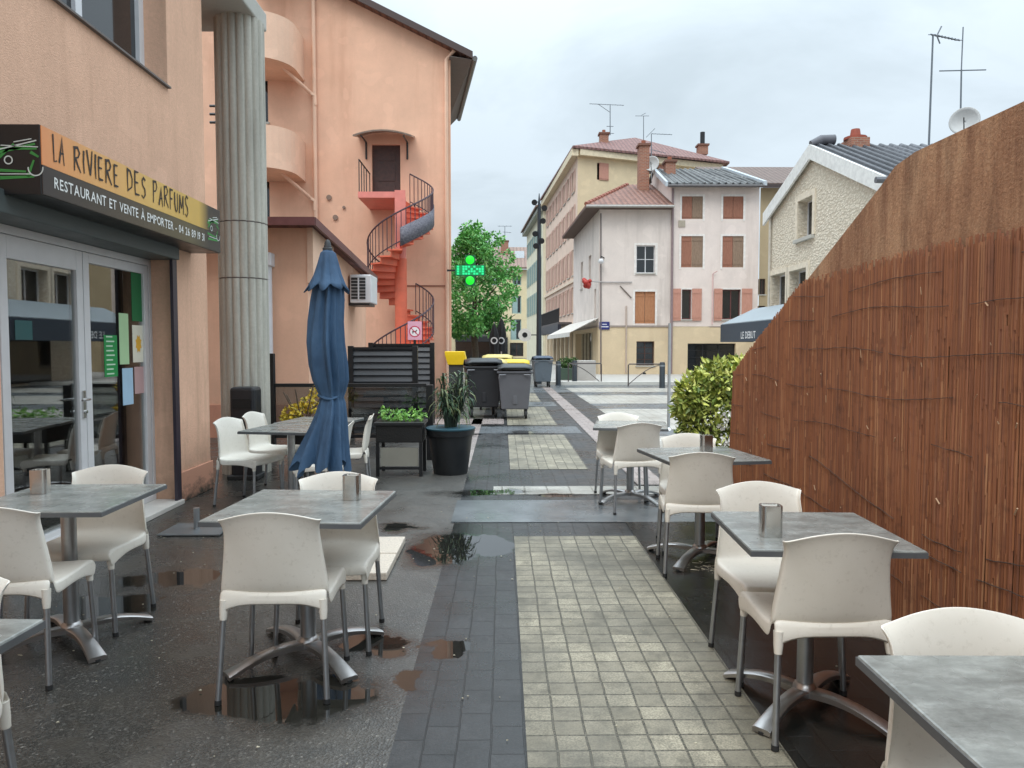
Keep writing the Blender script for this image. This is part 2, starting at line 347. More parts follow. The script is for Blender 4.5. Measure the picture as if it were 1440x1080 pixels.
def text_mb(txt, size, ox, jitter=0, ext=.0, narrow=1.0):
    """flat letters as (x,y) mesh with start at 0"""
    mb = MB(); x = 0; rnd = random.Random(3)
    for ch in txt:
        if ch == ' ': x += size*.38*narrow; continue
        cu = bpy.data.curves.new('t', 'FONT'); cu.body = ch; cu.size = size; cu.offset = ox; cu.extrude = ext; cu.resolution_u = 2
        ob = bpy.data.objects.new('t', cu); COL.objects.link(ob); bpy.context.view_layer.update()
        me = bpy.data.meshes.new_from_object(ob.evaluated_get(bpy.context.evaluated_depsgraph_get()))
        bpy.data.objects.remove(ob); bpy.data.curves.remove(cu)
        xs = [v.co.x for v in me.vertices]
        x0, x1 = min(xs), max(xs); a = rnd.uniform(-1, 1)*jitter; dy = rnd.uniform(-1, 1)*jitter*size*.6; sc = 1+rnd.uniform(-1, 1)*jitter*.8
        vs = []
        for v in me.vertices:
            lx = (v.co.x-x0)*narrow*sc; ly = v.co.y*sc
            vs.append((x+lx*math.cos(a)-ly*math.sin(a), ly*math.cos(a)+lx*math.sin(a)+dy, v.co.z))
        mb.add(vs, [tuple(p.vertices) for p in me.polygons]); bpy.data.meshes.remove(me)
        x += (x1-x0)*narrow*sc+size*.10*narrow
    return mb, x
def map_text(mb, O, U, V, N, width=None, w=1):
    k = 1 if width is None else width/w
    out = MB(); out.f = mb.f; out.sm = mb.sm
    O, U, V, N = Vector(O), Vector(U), Vector(V), Vector(N)
    out.v = [tuple(O+U*(x*k)+V*y+N*z) for x, y, z in mb.v]; return out

# ================================================================== GROUND
structure('ground', rect(-300, -60, 300, 500, 0), 'tarmac')
structure('dark_paving', rect(-.42, -3, 2.35, 24.5, .004), 'pavers_dark')
structure('wet_paving', rect(1.06, -3, 2.35, 6.3, .008), 'pavers_wet')
m = MB()
for (x0, x1, y0, y1) in ((.09, 1.06, -3, 5.83), (.09, 1.06, 9.05, 12.65), (.09, 1.06, 14.2, 18.6), (.09, 1.06, 20.4, 24.0)):
    m.quad((x0, y0, .008), (x1, y0, .008), (x1, y1, .008), (x0, y1, .008))
structure('light_paving', m, 'pavers_light')
structure('concrete_slab', rect(-.45, 6.3, 2.3, 7.22, .008), 'slab')
m = MB()
m.quad((-.1, 7.5, .008), (2.3, 7.5, .008), (2.3, 7.95, .008), (-.1, 7.95, .008))
structure('pale_paving_band', m, 'pavers_far')
m = MB(); m.quad((-.62, 9.2, .008), (-.42, 9.2, .008), (-.42, 15.5, .008), (-.62, 15.5, .008))
m.quad((-1.6, 15.5, .008), (.02, 15.5, .008), (.02, 14.4, .008), (-1.6, 14.4, .008))
structure('stone_border', m, 'pavers_pink')
structure('plaza', rect(-1.6, 24.5, 60, 29.4, .006), 'pavers_mid')
structure('plaza_side', rect(2.35, 8.5, 60, 24.5, .006), 'pavers_mid')
structure('pink_paving_strip', rect(1.48, 8.0, 1.80, 27.5, .012), 'pavers_pink')
m = MB()
for (y0, y1) in ((9.2, 12.4), (13.4, 17.9), (19.6, 23.0), (24.6, 27.2)):
    m.quad((2.33, y0, .010), (30, y0, .010), (30, y1, .010), (2.33, y1, .010))
structure('pale_paving_panels', m, 'pavers_far')
m = MB()
for (y0, y1) in ((12.85, 14.0), (18.75, 20.2)):
    m.quad((-.42, y0, .008), (1.40, y0, .008), (1.40, y1, .008), (-.42, y1, .008))
structure('grey_paving_band', m, 'pavers_mid')
m = MB(); m.ext([(1.9, 29.4, 0), (60, 29.4, 0), (60, 29.75, 0), (1.9, 29.75, 0)], (0, 0, .13)); structure('kerb', m, 'kerb')
m = MB(); m.ext([(1.9, 29.75, -.01), (60, 29.75, -.01), (60, 60, -.01), (1.9, 60, -.01)], (0, 0, .125)); structure('pavement', m, 'pavement')
# crumbs and bits of litter on the terrace
m = MB(); rnd = random.Random(5)
for k in range(170):
    x = rnd.uniform(-2.8, 2.0); y = rnd.uniform(1.8, 7); a = rnd.uniform(0, 6.28); r = rnd.uniform(.003, .008)
    m.ext([(x+r*math.cos(a+q*2.1), y+r*rnd.uniform(.5, 1)*math.sin(a+q*2.1), .0085) for q in range(3)], (0, 0, .003))
g = G(1003, 800)
for k in range(60):
    x = g[0]+rnd.gauss(0, .09); y = g[1]+rnd.gauss(0, .07); a = rnd.uniform(0, 6.28); L = rnd.uniform(.02, .06); dx, dy = math.cos(a), math.sin(a)
    m.ext([(x, y, .0125), (x+L*dx, y+L*dy, .0145+rnd.random()*.004), (x+L*dx-.0015*dy, y+L*dy+.0015*dx, .0145), (x-.0015*dy, y+.0015*dx, .0125)], (0, 0, .0015))
tag(m.build('litter', plain('crumbs', lin((190, 182, 160)), .8, .3, 30)), 'scattered pale crumbs and specks of leaf litter on the wet terrace', 'litter', kind='stuff')

# ================================================================== SHOP (left)
WX = -3.15; YE = 7.93
shop = thing('shop_building', 'salmon plaster restaurant building with glazed doors at the left edge', 'building', (WX, 6, 0))
m = MB()
fr = facade(m, (WX, YE, 0), (0, -1), (1, 0), YE+3, 0, 9, [(YE-7.14, YE-4.66, .0, 2.4), (YE-7.1, YE-3.9, 3.96, 6.2)], .27)
m.quad((WX, YE, 0), (WX, YE, 9), (-12, YE, 9), (-12, YE, 0)); m.quad((WX, -3, 0), (-12, -3, 0), (-12, -3, 9), (WX, -3, 9)); m.quad((WX, YE, 9), (WX, -3, 9), (-12, -3, 9), (-12, YE, 9))
m.build('wall', 'shop_plaster', shop)
t = NT('grimy plinth'); f = t.noise(6, 5, .7, (1, 1, 2)); zc = t.n('ShaderNodeSeparateXYZ'); t.l(t.coord(), zc.inputs[0])
t.set(Base_Color=t.mix(t.g(t.math('ADD', f, t.math('MULTIPLY', zc.outputs[2], -1.6)), .22, .55), lin((206, 152, 126)), lin((66, 60, 50))), Roughness=.9); t.bump(t.noise(90), .5, .006)
MB().box((WX+.002, 7.142, 0), (WX+.022, YE+.02, .30)).build('plinth', t.m, shop, .006)
MB().box((WX+.001, 7.05, .0), (WX+.03, 7.14, 2.4)).build('shutter_rail', plain('dark violet rail', lin((54, 46, 56)), .4), shop)
MB().box((WX-.26, 4.2, 2.35), (WX+.06, 7.139, 2.50)).build('shutter_box', 'grey_metal', shop, .008)
MB().box((WX-.28, 4.66, 0), (WX+.06, 7.139, .045)).build('threshold', plain('white stone sill', lin((206, 200, 192)), .4), shop, .006)
# doors
DX = -3.40
def lframe(y0, y1, z0, z1, w, x0=DX-.03, x1=DX+.03, top=None):
    m = MB(); top = top or w
    m.box((x0, y0, z0), (x1, y0+w, z1)); m.box((x0, y1-w, z0), (x1, y1, z1)); m.box((x0, y0+w, z0), (x1, y1-w, z0+w)); m.box((x0, y0+w, z1-top), (x1, y1-w, z1)); return m
fixf = lframe(4.66, 7.139, .046, 2.349, .05, DX-.05, DX+.035, .06).build('door_frame', 'white_alu', shop, .004)
for (y0, y1, nm) in ((5.0, 5.99, 'door'), (6.0, 7.08, 'door')):
    d = lframe(y0, y1, .05, 2.285, .085 if nm == 'door' else .07, DX-.028, DX+.03, .16 if y0 < 5.5 else .08).build(nm, 'white_alu', shop, .004)
    MB().box((DX-.006, y0+.07, .12), (DX+.006, y1-.07, 2.22)).build('pane', 'glass', d)
    if y0 < 5.5:
        h = MB(); h.box((DX+.03, 5.93, .95), (DX+.042, 5.965, 1.17)); h.tube([(DX+.04, 5.948, 1.1), (DX+.085, 5.948, 1.1), (DX+.09, 5.90, 1.1), (DX+.09, 5.83, 1.1)], .009); h.tube([(DX+.04, 5.948, 1.0), (DX+.06, 5.948, 1.0)], .014)
        h.build('handle', 'steel', d)
d = MB().box((DX-.03, 4.71, .05), (DX+.03, 4.99, 2.285)).build('door_post', 'white_alu', shop, .004)
# interior
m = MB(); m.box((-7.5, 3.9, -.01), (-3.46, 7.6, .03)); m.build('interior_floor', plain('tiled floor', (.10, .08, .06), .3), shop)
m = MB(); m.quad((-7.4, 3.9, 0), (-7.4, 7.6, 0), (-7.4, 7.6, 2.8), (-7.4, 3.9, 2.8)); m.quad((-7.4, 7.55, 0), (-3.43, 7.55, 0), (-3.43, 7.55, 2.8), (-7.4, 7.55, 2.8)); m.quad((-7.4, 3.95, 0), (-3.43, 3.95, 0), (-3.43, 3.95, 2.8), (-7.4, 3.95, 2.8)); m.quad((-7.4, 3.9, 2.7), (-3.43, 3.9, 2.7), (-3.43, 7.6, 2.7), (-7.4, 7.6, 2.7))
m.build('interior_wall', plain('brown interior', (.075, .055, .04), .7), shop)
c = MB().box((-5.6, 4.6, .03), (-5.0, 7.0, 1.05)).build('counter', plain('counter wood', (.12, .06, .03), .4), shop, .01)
# upper window
up = window(fr, (YE-7.1, YE-3.9, 3.96, 6.2), shop, .26, 'white_pvc', .09, 2, 0, False, name='upper_window')
MB().box((WX-.25, 3.9, 3.945), (WX+.035, 7.1, 3.962)).build('window_ledge', 'soffit', shop)
# balcony slab carried by the column
m = MB(); m.ext([(-12, YE, 5.36), (-2.88, YE, 5.36), (-2.88, 9.25, 5.36), (-12, 9.25, 5.36)], (0, 0, .22)); m.build('canopy_slab', 'concrete', shop, .02)
# posters behind the glass
def sheet(name, px0, py0, px1, py1, mat, label, cat='poster', lift=.0085, deco=None):
    a = PX(px0, py0, DX+lift); b = PX(px1, py1, DX+lift)
    y0, y1 = a[1], b[1]; z1 = max(a[2], b[2]); z0 = min(a[2], b[2])
    o = MB().box((DX+lift-.002, y0, z0), (DX+lift, y1, z1)); ob = o.build(name, mat, None, loc=(DX+lift, y0, z0)); tag(ob, label, cat)
    if deco: deco(ob, y0, y1, z0, z1, DX+lift+.0015)
    return ob
P = lambda n, c: plain(n, lin(c), .6, .05)
def rows(ob, y0, y1, z0, z1, x):
    m = MB(); k = 9
    for i in range(k): z = z0+(z1-z0)*(i+.5)/k; m.box((x, y0+.03, z), (x+.001, y0+(y1-y0)*random.uniform(.6, .9), z+.012))
    m.build('lettering', P('poster ink', (196, 224, 196)), ob)
def sun(ob, y0, y1, z0, z1, x):
    m = MB(); cy, cz = (y0+y1)/2, (z0+z1)/2; m.quad(*[(x, cy+.06*math.cos(w*.3927)*(1 if w % 2 else .7), cz+.09*math.sin(w*.3927)*(1 if w % 2 else .7)) for w in range(16)]); m.build('sun_print', P('sun ink', (232, 176, 60)), ob)
sheet('poster', 184, 376, 209, 453, P('green poster', (34, 110, 62)), 'plain dark green poster high on the right door glass')
sheet('poster', 186, 457, 203, 509, P('white poster', (232, 226, 206)), 'white poster with a yellow sun below the dark green poster', deco=sun)
sheet('poster', 146, 471, 166, 529, P('menu poster', (30, 140, 70)), 'bright green menu sheet with pale lines on the right door', deco=rows)
sheet('poster', 172, 518, 188, 568, P('blue sheet', (170, 200, 222)), 'pale blue paper sheet low on the right door glass')
sheet('poster', 189, 516, 206, 552, P('mauve sheet', (196, 160, 158)), 'mauve paper sheet beside the pale blue one on the door')
sheet('poster', 167, 440, 182, 512, P('lime sheet', (176, 208, 160)), 'pale green paper strip between menu sheet and sun poster')
sheet('sticker', 121, 500, 127, 519, P('white sticker', (228, 230, 234)), 'small white card sticker beside the door handle', 'sticker', .0085)
sheet('sticker', 21, 450, 46, 478, P('teal sticker', (40, 84, 84)), 'small dark teal square sticker on the left door glass', 'sticker')

# fascia sign
sg = thing('shop_sign', 'orange and black restaurant fascia sign box with hand drawn lettering', 'sign', (-2.85, 6, 2.46))
Y0, Y1 = 4.66, 7.55
MB().box((WX+.002, Y0, 2.465), (-2.86, Y1, 2.895)).build('sign_box', 'black', sg, .004)
t = NT('printed sign panel'); s = t.n('ShaderNodeSeparateXYZ'); t.l(t.coord(), s.inputs[0])
t.set(Base_Color=t.mix(t.g(t.noise(8), .4, .8, 0, .12), t.ramp(t.g(s.outputs[1], Y0-6, Y1-6), [(0, lin((226, 146, 92))), (.2, lin((228, 168, 100))), (.5, lin((220, 178, 98))), (.82, lin((210, 172, 86))), (.9, lin((44, 44, 38))), (1, lin((38, 38, 36)))]), (.3, .2, .1)), Roughness=.35)
MB().box((-2.859, Y0+.005, 2.65), (-2.853, Y1-.005, 2.89)).build('upper_panel', t.m, sg)
t = NT('printed lower panel'); s = t.n('ShaderNodeSeparateXYZ'); t.l(t.coord(), s.inputs[0])
t.set(Base_Color=t.ramp(t.g(s.outputs[1], Y0-6, Y1-6), [(0, lin((52, 44, 42))), (.4, lin((78, 68, 52))), (.75, lin((92, 84, 56))), (.9, lin((44, 44, 40))), (1, lin((40, 40, 38)))]), Roughness=.35)
MB().box((-2.859, Y0+.005, 2.47), (-2.853, Y1-.005, 2.648)).build('lower_panel', t.m, sg)
STROKES = {'L': [[(.0, 1), (.02, .5), (.05, 0), (.3, .06)]], 'A': [[(.0, .0), (.16, .5), (.28, 1), (.33, .5), (.42, -.04)], [(.06, .36), (.4, .40)]],
 'R': [[(.04, 1), (.03, .5), (.0, -.02)], [(-.04, .93), (.26, 1.0), (.38, .8), (.28, .6), (.04, .5)], [(.1, .52), (.24, .25), (.44, -.02)]], 'I': [[(.03, 1), (.0, .5), (.03, 0)]],
 'V': [[(.0, 1), (.1, .5), (.2, 0)], [(.2, 0), (.3, .5), (.38, 1.05)]], 'E': [[(.02, 1), (.0, .5), (.02, 0)], [(-.02, .98), (.3, 1.02)], [(.0, .53), (.26, .55)], [(.0, .02), (.34, .04)]],
 'D': [[(.03, 1), (.0, .5), (.03, 0)], [(-.03, .97), (.24, .92), (.38, .6), (.34, .25), (.0, .0)]], 'S': [[(.34, .9), (.2, 1.02), (.04, .84), (.1, .6), (.28, .44), (.32, .18), (.16, -.04), (-.02, .08)]],
 'P': [[(.04, 1), (.02, .5), (.0, -.04)], [(-.04, .95), (.28, .98), (.36, .76), (.26, .56), (.04, .48)]], 'F': [[(.02, 1), (.0, .5), (.01, -.03)], [(-.03, .97), (.34, 1.0)], [(.0, .52), (.26, .55)]],
 'U': [[(.0, 1), (.0, .4), (.08, .05), (.2, .0), (.3, .15), (.34, .6), (.34, 1)]], 'M': [[(.0, 0), (.05, .5), (.08, 1)], [(.08, 1), (.2, .5), (.28, .3)], [(.28, .3), (.4, .6), (.48, 1)], [(.48, 1), (.5, .5), (.54, 0)]]}
def brush(word, size, x, rnd):
    mb = MB(); lift = 0
    for chx in word:
        dy = rnd.uniform(-.05, .05)*size; sc = size*rnd.uniform(.92, 1.08); wmax = 0
        for st in STROKES[chx]:
            pts = [(x+p*sc+rnd.uniform(-.008, .008)*size, dy+q*sc) for p, q in st]; n = len(pts); lft, rgt = [], []; lift += .00012
            for i, p in enumerate(pts):
                a = pts[max(0, i-1)]; b = pts[min(n-1, i+1)]; dx, dz = b[0]-a[0], b[1]-a[1]; L = math.hypot(dx, dz); wd = size*(.062-.03*(i/(n-1)))*rnd.uniform(.85, 1.15)
                lft.append((p[0]-dz/L*wd, p[1]+dx/L*wd, lift)); rgt.append((p[0]+dz/L*wd, p[1]-dx/L*wd, lift)); wmax = max(wmax, p[0]-x)
            mb.add(lft+rgt, [(i, n+i, n+i+1, i+1) for i in range(n-1)])
        x += wmax+size*.20
    return mb, x
INK = P('dark brown ink', (52, 40, 34)); rnd = random.Random(14)
for word, ya_, yb_ in (('LA', 76, 92), ('RIVIERE', 105, 167), ('DES', 179, 205), ('PARFUMS', 215, 264)):
    q0, q1 = PX(ya_, 240, -2.85)[1], PX(yb_, 280, -2.85)[1]; mb_, xe = brush(word, .165, 0, rnd); map_text(mb_, (-2.8505, q0, 2.705), (0, 1, 0), (0, 0, 1), (1, 0, 0), q1-q0, xe-.033).build('title_lettering', INK, sg)
WINK = P('white ink', (226, 226, 222)); xx = 0; parts_ = []
for word in 'RESTAURANT ET VENTE À EMPORTER - 04 26 89 19 31'.split(' '):
    tb, w = text_mb(word, .10, .001, .03); parts_.append((tb, xx)); xx += w+.035
for tb, x0_ in parts_: map_text(tb, (-2.851, Y0+.12+x0_*2.40/xx, 2.53), (0, 1, 0), (0, 0, 1), (1, 0, 0), 2.40, xx).build('lettering', WINK, sg)
def logo(O, U, N, flip=1):
    O, U, N = Vector(O), Vector(U), Vector(N); V = Vector((0, 0, 1)); fr_ = lambda x, y: O+U*(x*flip)+V*y
    gm, wm, pm = MB(), MB(), MB()
    for (x0, y0, x1, y1, w) in ((-.15, .04, .11, .10, .022), (-.12, .07, .12, .07, .018), (-.13, .0, -.02, .10, .02), (-.14, -.11, .10, -.10, .022), (.06, -.10, .10, .0, .02), (-.15, -.06, .05, -.07, .02), (.08, .05, .13, .02, .02)):
        d = (fr_(x1, y1)-fr_(x0, y0)).normalized(); q = d.cross(N)*w/2
        gm.quad(fr_(x0, y0)-q, fr_(x1, y1)-q*.6, fr_(x1, y1)+q*.6, fr_(x0, y0)+q)
    O2 = O+N*.0015; 
    for (x0, y0, x1, y1, w) in ((-.13, .06, .12, .12, .008), (-.10, .09, .13, .08, .006), (-.02, .11, .09, .13, .006), (-.12, -.085, .08, -.085, .006)):
        a, b = fr_(x0, y0)+N*.0015, fr_(x1, y1)+N*.0015; q = (b-a).normalized().cross(N)*w/2; wm.quad(a-q, b-q, b+q, a+q)
    def ring(cx, cy, r, a0, a1, w=.008):
        k = 14
        for i in range(k):
            p = [fr_(cx+rr*math.cos(a), cy+rr*math.sin(a))+N*.002 for a, rr in ((a0+(a1-a0)*i/k, r-w/2), (a0+(a1-a0)*(i+1)/k, r-w/2), (a0+(a1-a0)*(i+1)/k, r+w/2), (a0+(a1-a0)*i/k, r+w/2))]; wm.quad(*p)
    ring(-.055, .0, .024, 0, 2*PI); ring(.11, -.05, .045, PI*.95, 2.05*PI)
    gm.build('leek_print', P('leaf green ink', (64, 140, 66)), sg); wm.build('bowl_print', P('pale ink', (206, 212, 206)), sg)
logo((-3.0, Y0-.002, 2.675), (1, 0, 0), (0, -1, 0)); logo((-2.8515, Y1-.18, 2.68), (0, 1, 0), (1, 0, 0))

# column
cx, cy = -3.125, 8.98
cl = thing('column', 'tall fluted concrete column beside the salmon restaurant', 'column', (cx, cy, 0))
NR = 18
def flute(w, z): q = abs(((w*NR/(2*PI)) % 1)-.5)*2; return 1-.085*q**3
for i, (a, b) in enumerate(((0, 2.325), (2.34, 2.985), (3.0, 5.36))):
    MB().lathe([(.285, a), (.285, b)], (cx, cy, 0), NR*8, flute).build('shaft', 'concrete_column', cl)
    if i < 2: MB().lathe([(.272, b), (.272, b+.015)], (cx, cy, 0), 40).build('joint', 'soffit', cl)
# dark waste box by the column
wb = thing('litter_bin', 'slim black waste bin standing against the fluted column', 'bin', (-2.97, 8.55, 0))
m = MB(); m.ext([(-3.12, 8.42, .0), (-2.83, 8.42, .0), (-2.83, 8.68, 0), (-3.12, 8.68, 0)], (0, 0, 1.06)); m.build('bin_body', plain('black plastic', (.014, .015, .018), .45), wb, .035)
MB().box((-3.08, 8.405, .82), (-2.87, 8.422, .93)).build('slot', plain('slot black', (.004, .004, .004), .6), wb)
MB().box((-3.15, 8.38, 0), (-2.80, 8.72, .05)).build('base', 'rubber', wb, .01)

# ================================================================== RIGHT WALL + REED SCREEN
rw = thing('garden_wall', 'rust stained rendered wall with sloping top on the right', 'wall', (2.12, 3, 0))
prof = [(-3, 0), (6.28, 0), (6.28, 1.30), (6.06, 1.42), (3.92, 2.37), (3.78, 2.44), (3.6, 2.465), (-3, 2.44)]
t = NT('rust stained render'); f = t.noise(1.8, 7, .75, (1, 1, .8)); f2 = t.noise(5, 7, .72, (1, 1.6, .16)); f3 = t.noise(50, 3)
c = t.ramp(f, [(.3, lin((150, 108, 80))), (.5, lin((182, 138, 104))), (.72, lin((204, 166, 130)))])
c = t.mix(t.g(f2, .46, .70, 0, .8), c, lin((120, 76, 52))); c = t.mix(t.g(t.noise(5, 6, .7, (1, 1, .22)), .5, .72, 0, .55), c, lin((84, 58, 42))); c = t.mix(t.g(f3, .4, .7, 0, .3), c, lin((100, 74, 54)))
t.set(Base_Color=c, Roughness=.85); t.bump(t.noise(70, 4), .6, .008)
m = MB().ext([(2.0, y, z) for y, z in prof], (.24, 0, 0)); m.build('wall_body', t.m, rw)
rs = thing('reed_screen', 'brown reed screen wired to the rendered wall', 'fence', (1.97, 3, 0))
def walltop(y): return 1.30+(6.28-y)/.22*.12 if y > 6.06 else (1.42+(6.06-y)*(2.37-1.42)/(6.06-3.92) if y > 3.92 else 2.44)
cols = [lin(c) for c in ((136, 86, 58), (150, 95, 63), (160, 103, 67), (140, 88, 60), (174, 117, 78), (154, 97, 63), (122, 80, 60), (166, 109, 76), (144, 93, 68), (190, 138, 98), (152, 95, 63))]
t = NT('reed'); gm = t.n('ShaderNodeNewGeometry'); c = t.ramp(gm.outputs['Random Per Island'], [(i/(len(cols)-1), c) for i, c in enumerate(cols)])
c = t.mix(t.g(t.noise(1.3, 5, .65), .35, .7, 0, .45), c, lin((112, 68, 48))); c = t.mix(t.g(t.noise(9, 4, .6, (1, 1, 1.6)), .55, .75, 0, .5), c, lin((88, 58, 44)))
t.set(Base_Color=c, Roughness=t.g(t.noise(3), .3, .7, .4, .62)); M['reed'] = t.m
m = MB(); rnd = random.Random(11); y = -1.2
while y < 6.42:
    w = rnd.uniform(.004, .0085); top = min(1.95+rnd.uniform(-.03, .035)+.015*math.sin(y*2.3), walltop(y)+rnd.uniform(-.02, .015))
    if y > 6.3: top = min(top, 1.28-(y-6.3)*9)
    z = 0.015+rnd.uniform(0, .02); ends = [z]
    while ends[-1] < top-.25: ends.append(ends[-1]+rnd.uniform(.12, .75))
    ends[-1] = top
    lean = rnd.uniform(-.02, .02)
    for a, b in zip(ends[:-1], ends[1:]):
        if b-a < .04: continue
        xo = 1.983-rnd.uniform(0, .010); y0 = y+rnd.uniform(-.004, .004); y1 = y0+lean*(b-a)
        m.add([(xo+.006, y0-w*.55, a-.01), (xo, y0, a-.01), (xo+.006, y0+w*.55, a-.01), (xo+.006, y1-w*.55, b), (xo, y1, b), (xo+.006, y1+w*.55, b)],
              [(0, 3, 4, 1), (1, 4, 5, 2), (0, 1, 2), (5, 4, 3)])
    y += w*.62
m.build('reed_mat', 'reed', rs)
RW = plain('rusty wire', (.045, .026, .018), .7)
for k, z0 in enumerate((.12, .34, .56, .80, 1.04, 1.28, 1.50, 1.70, 1.86)):
    pts = []; y = -1.2
    while y < 6.3:
        z = z0+.012*math.sin(y*5+k)+.02*math.sin(y*1.7+k*2)+rnd.uniform(-.003, .003)-(.16*math.exp(-((y-3.4)/.8)**2) if k == 3 else 0)
        if z < walltop(y)-.02: pts.append((1.9685+rnd.uniform(0, .002), y, z))
        y += .05
    m = MB(); i = 0
    while i < len(pts)-3:
        L_ = rnd.randint(4, 26); seg = pts[i:i+L_]
        if len(seg) > 2: m.tube([(1.9715+rnd.uniform(-.003, .004), y, z) for x, y, z in seg], .0020 if k in (2, 3) else .0014, 4)
        i += L_+rnd.randint(0, 9)
    if m.v: tag(m.build('tie_wire', RW, rs), kind='stuff')
m = MB()
for k in range(46):
    y = rnd.uniform(2.6, 6.1); z = rnd.uniform(.2, min(1.9, walltop(y)-.1)); L = rnd.uniform(.01, .045); a = rnd.uniform(-.9, .9)
    m.tube([(1.967, y, z), (1.962, y+L*math.sin(a), z+L*math.cos(a))], rnd.uniform(.0015, .004), 4)
tag(m.build('frayed_ends', plain('pale reed end', lin((196, 164, 132)), .8), rs), kind='stuff')

# ================================================================== CHAIRS
def make_chair():
    root = thing('cafe_chair', 'white', 'chair', (0, 0, 0), 0, 'white plastic café chairs with aluminium legs')
    # shell: profile from front lip over seat up the back
    pr = [(.228, .400, .222, 0), (.232, .425, .224, 0), (.222, .447, .226, 0), (.17, .452, .228, 0), (.06, .446, .230, 0), (-.06, .442, .232, 0), (-.14, .444, .233, .1),
          (-.188, .458, .232, .4), (-.210, .490, .228, .8), (-.222, .55, .220, 1), (-.234, .63, .209, 1), (-.246, .71, .200, 1), (-.258, .78, .196, 1), (-.266, .812, .199, 1), (-.273, .829, .203, 1), (-.275, .834, .204, 1)]
    us = [-1, -.99, -.93, -.6, -.25, 0, .25, .6, .93, .99, 1]; m = MB(); vs = []
    nV = len(pr); nU = len(us)
    for j, (y, z, w, b) in enumerate(pr):
        for i, u in enumerate(us):
            x = w*u; e = abs(u) > .995; top = max(0, (z-.70)/.135)
            yy = y+b*(.038*u*u)+(b*.024 if e else 0)-b*.012*top*u*u
            zz = z-.040*b*u*u*top+(1-b)*(.008*u*u)
            if e and b < .5 and j > 1:
                s_ = min(1, abs(y+.0)/.2); zz = z-(.038+.045*s_**3)*(1-b)
            if abs(u) > .95 and b == 1: x *= 1+.05*max(0, (z-.76)/.07)
            vs.append((x, yy, zz))
    m.add(vs, [(j*nU+i, j*nU+i+1, (j+1)*nU+i+1, (j+1)*nU+i) for j in range(nV-1) for i in range(nU-1)], True)
    shell = m.build('seat_shell', 'plastic_white', root, sub=2, solid=.007)
    # rear apron below the back
    m = MB(); vs = []
    for i in range(9):
        u = -1+i*.25; x = .232*u; arch = .050*(1-abs(u)**5)
        vs += [(x*.985, -.198+.020*u*u, .482-.010*(1-u*u)), (x*.99, -.210+.012*u*u, .462), (x, -.216+.010*u*u, .372+arch)]
    m.add(vs, [(i*3+k, i*3+3+k, i*3+4+k, i*3+1+k) for i in range(8) for k in (0, 1)], True)
    m.build('apron', 'plastic_white', root, sub=1, solid=.008)
    for sx in (-1, 1):
        for (y0, y1, nm) in ((.195, .205, 'leg'), (-.192, -.232, 'leg')):
            a = Vector((sx*.209, y0, .43)); b = Vector((sx*.230, y1, .012)); d = (b-a)
            lg = MB().tube([a, b], .0125, 12).build('leg', 'alu', root)
            MB().tube([a+Vector((0, 0, .01)), a+d*.10, a+d*.18], [.0195, .0178, .0146], 14).build('socket', 'plastic_white', lg)
            MB().tube([b-d*.02, b+Vector((0, 0, -.012))], .0148, 10).build('foot_cap', 'rubber', lg)
    return root
chairs = [
 (-.985, 3.31, 1, 'white chair with its back to us in front of the centre left table'),
 (-.895, 3.775, 181, 'white chair on the far side of the centre left table, facing us'),
 (-2.26, 3.44, 4, 'white chair cut by the left edge, back turned, before the restaurant table'),
 (-2.27, 4.03, 181, 'white chair between the restaurant doors and the left table'),
 (-1.735, 2.02, 180, 'white chair mostly cut off at the lower left corner'),
 (1.25, 2.91, 0, 'white chair with its back to us nearest the reed screen, close on the right'),
 (1.285, 3.41, 181, 'white chair facing us behind the steel napkin holder by the reed screen'),
 (1.18, 1.60, 180, 'white chair facing us at the table in the lower right corner'),
 (1.32, 4.98, -6, 'white chair with its back to us at the middle table of the right row'),
 (1.43, 5.49, 174, 'white chair facing us at the middle table of the right row'),
 (1.195, 6.83, 10, 'white chair with its back to us at the farthest right table'),
 (1.19, 7.33, 180, 'white chair facing us at the farthest table of the right row'),
 (-2.46, 7.14, -106, 'white chair nearest the black waste bin, turned sideways by the column'),
 (-2.42, 7.80, -100, 'white chair behind another, between the column and the yellow flowers'),
 (-1.66, 6.80, 92, 'white chair partly hidden right behind the blue parasol'),
 (-1.60, 7.55, 98, 'white chair between the blue parasol and the black planter'),
]
proto = make_chair()
for i, (x, y, a, lb) in enumerate(chairs): place(proto, i == 0, (x, y, .010 if x > -.4 else .002), R(a), lb)

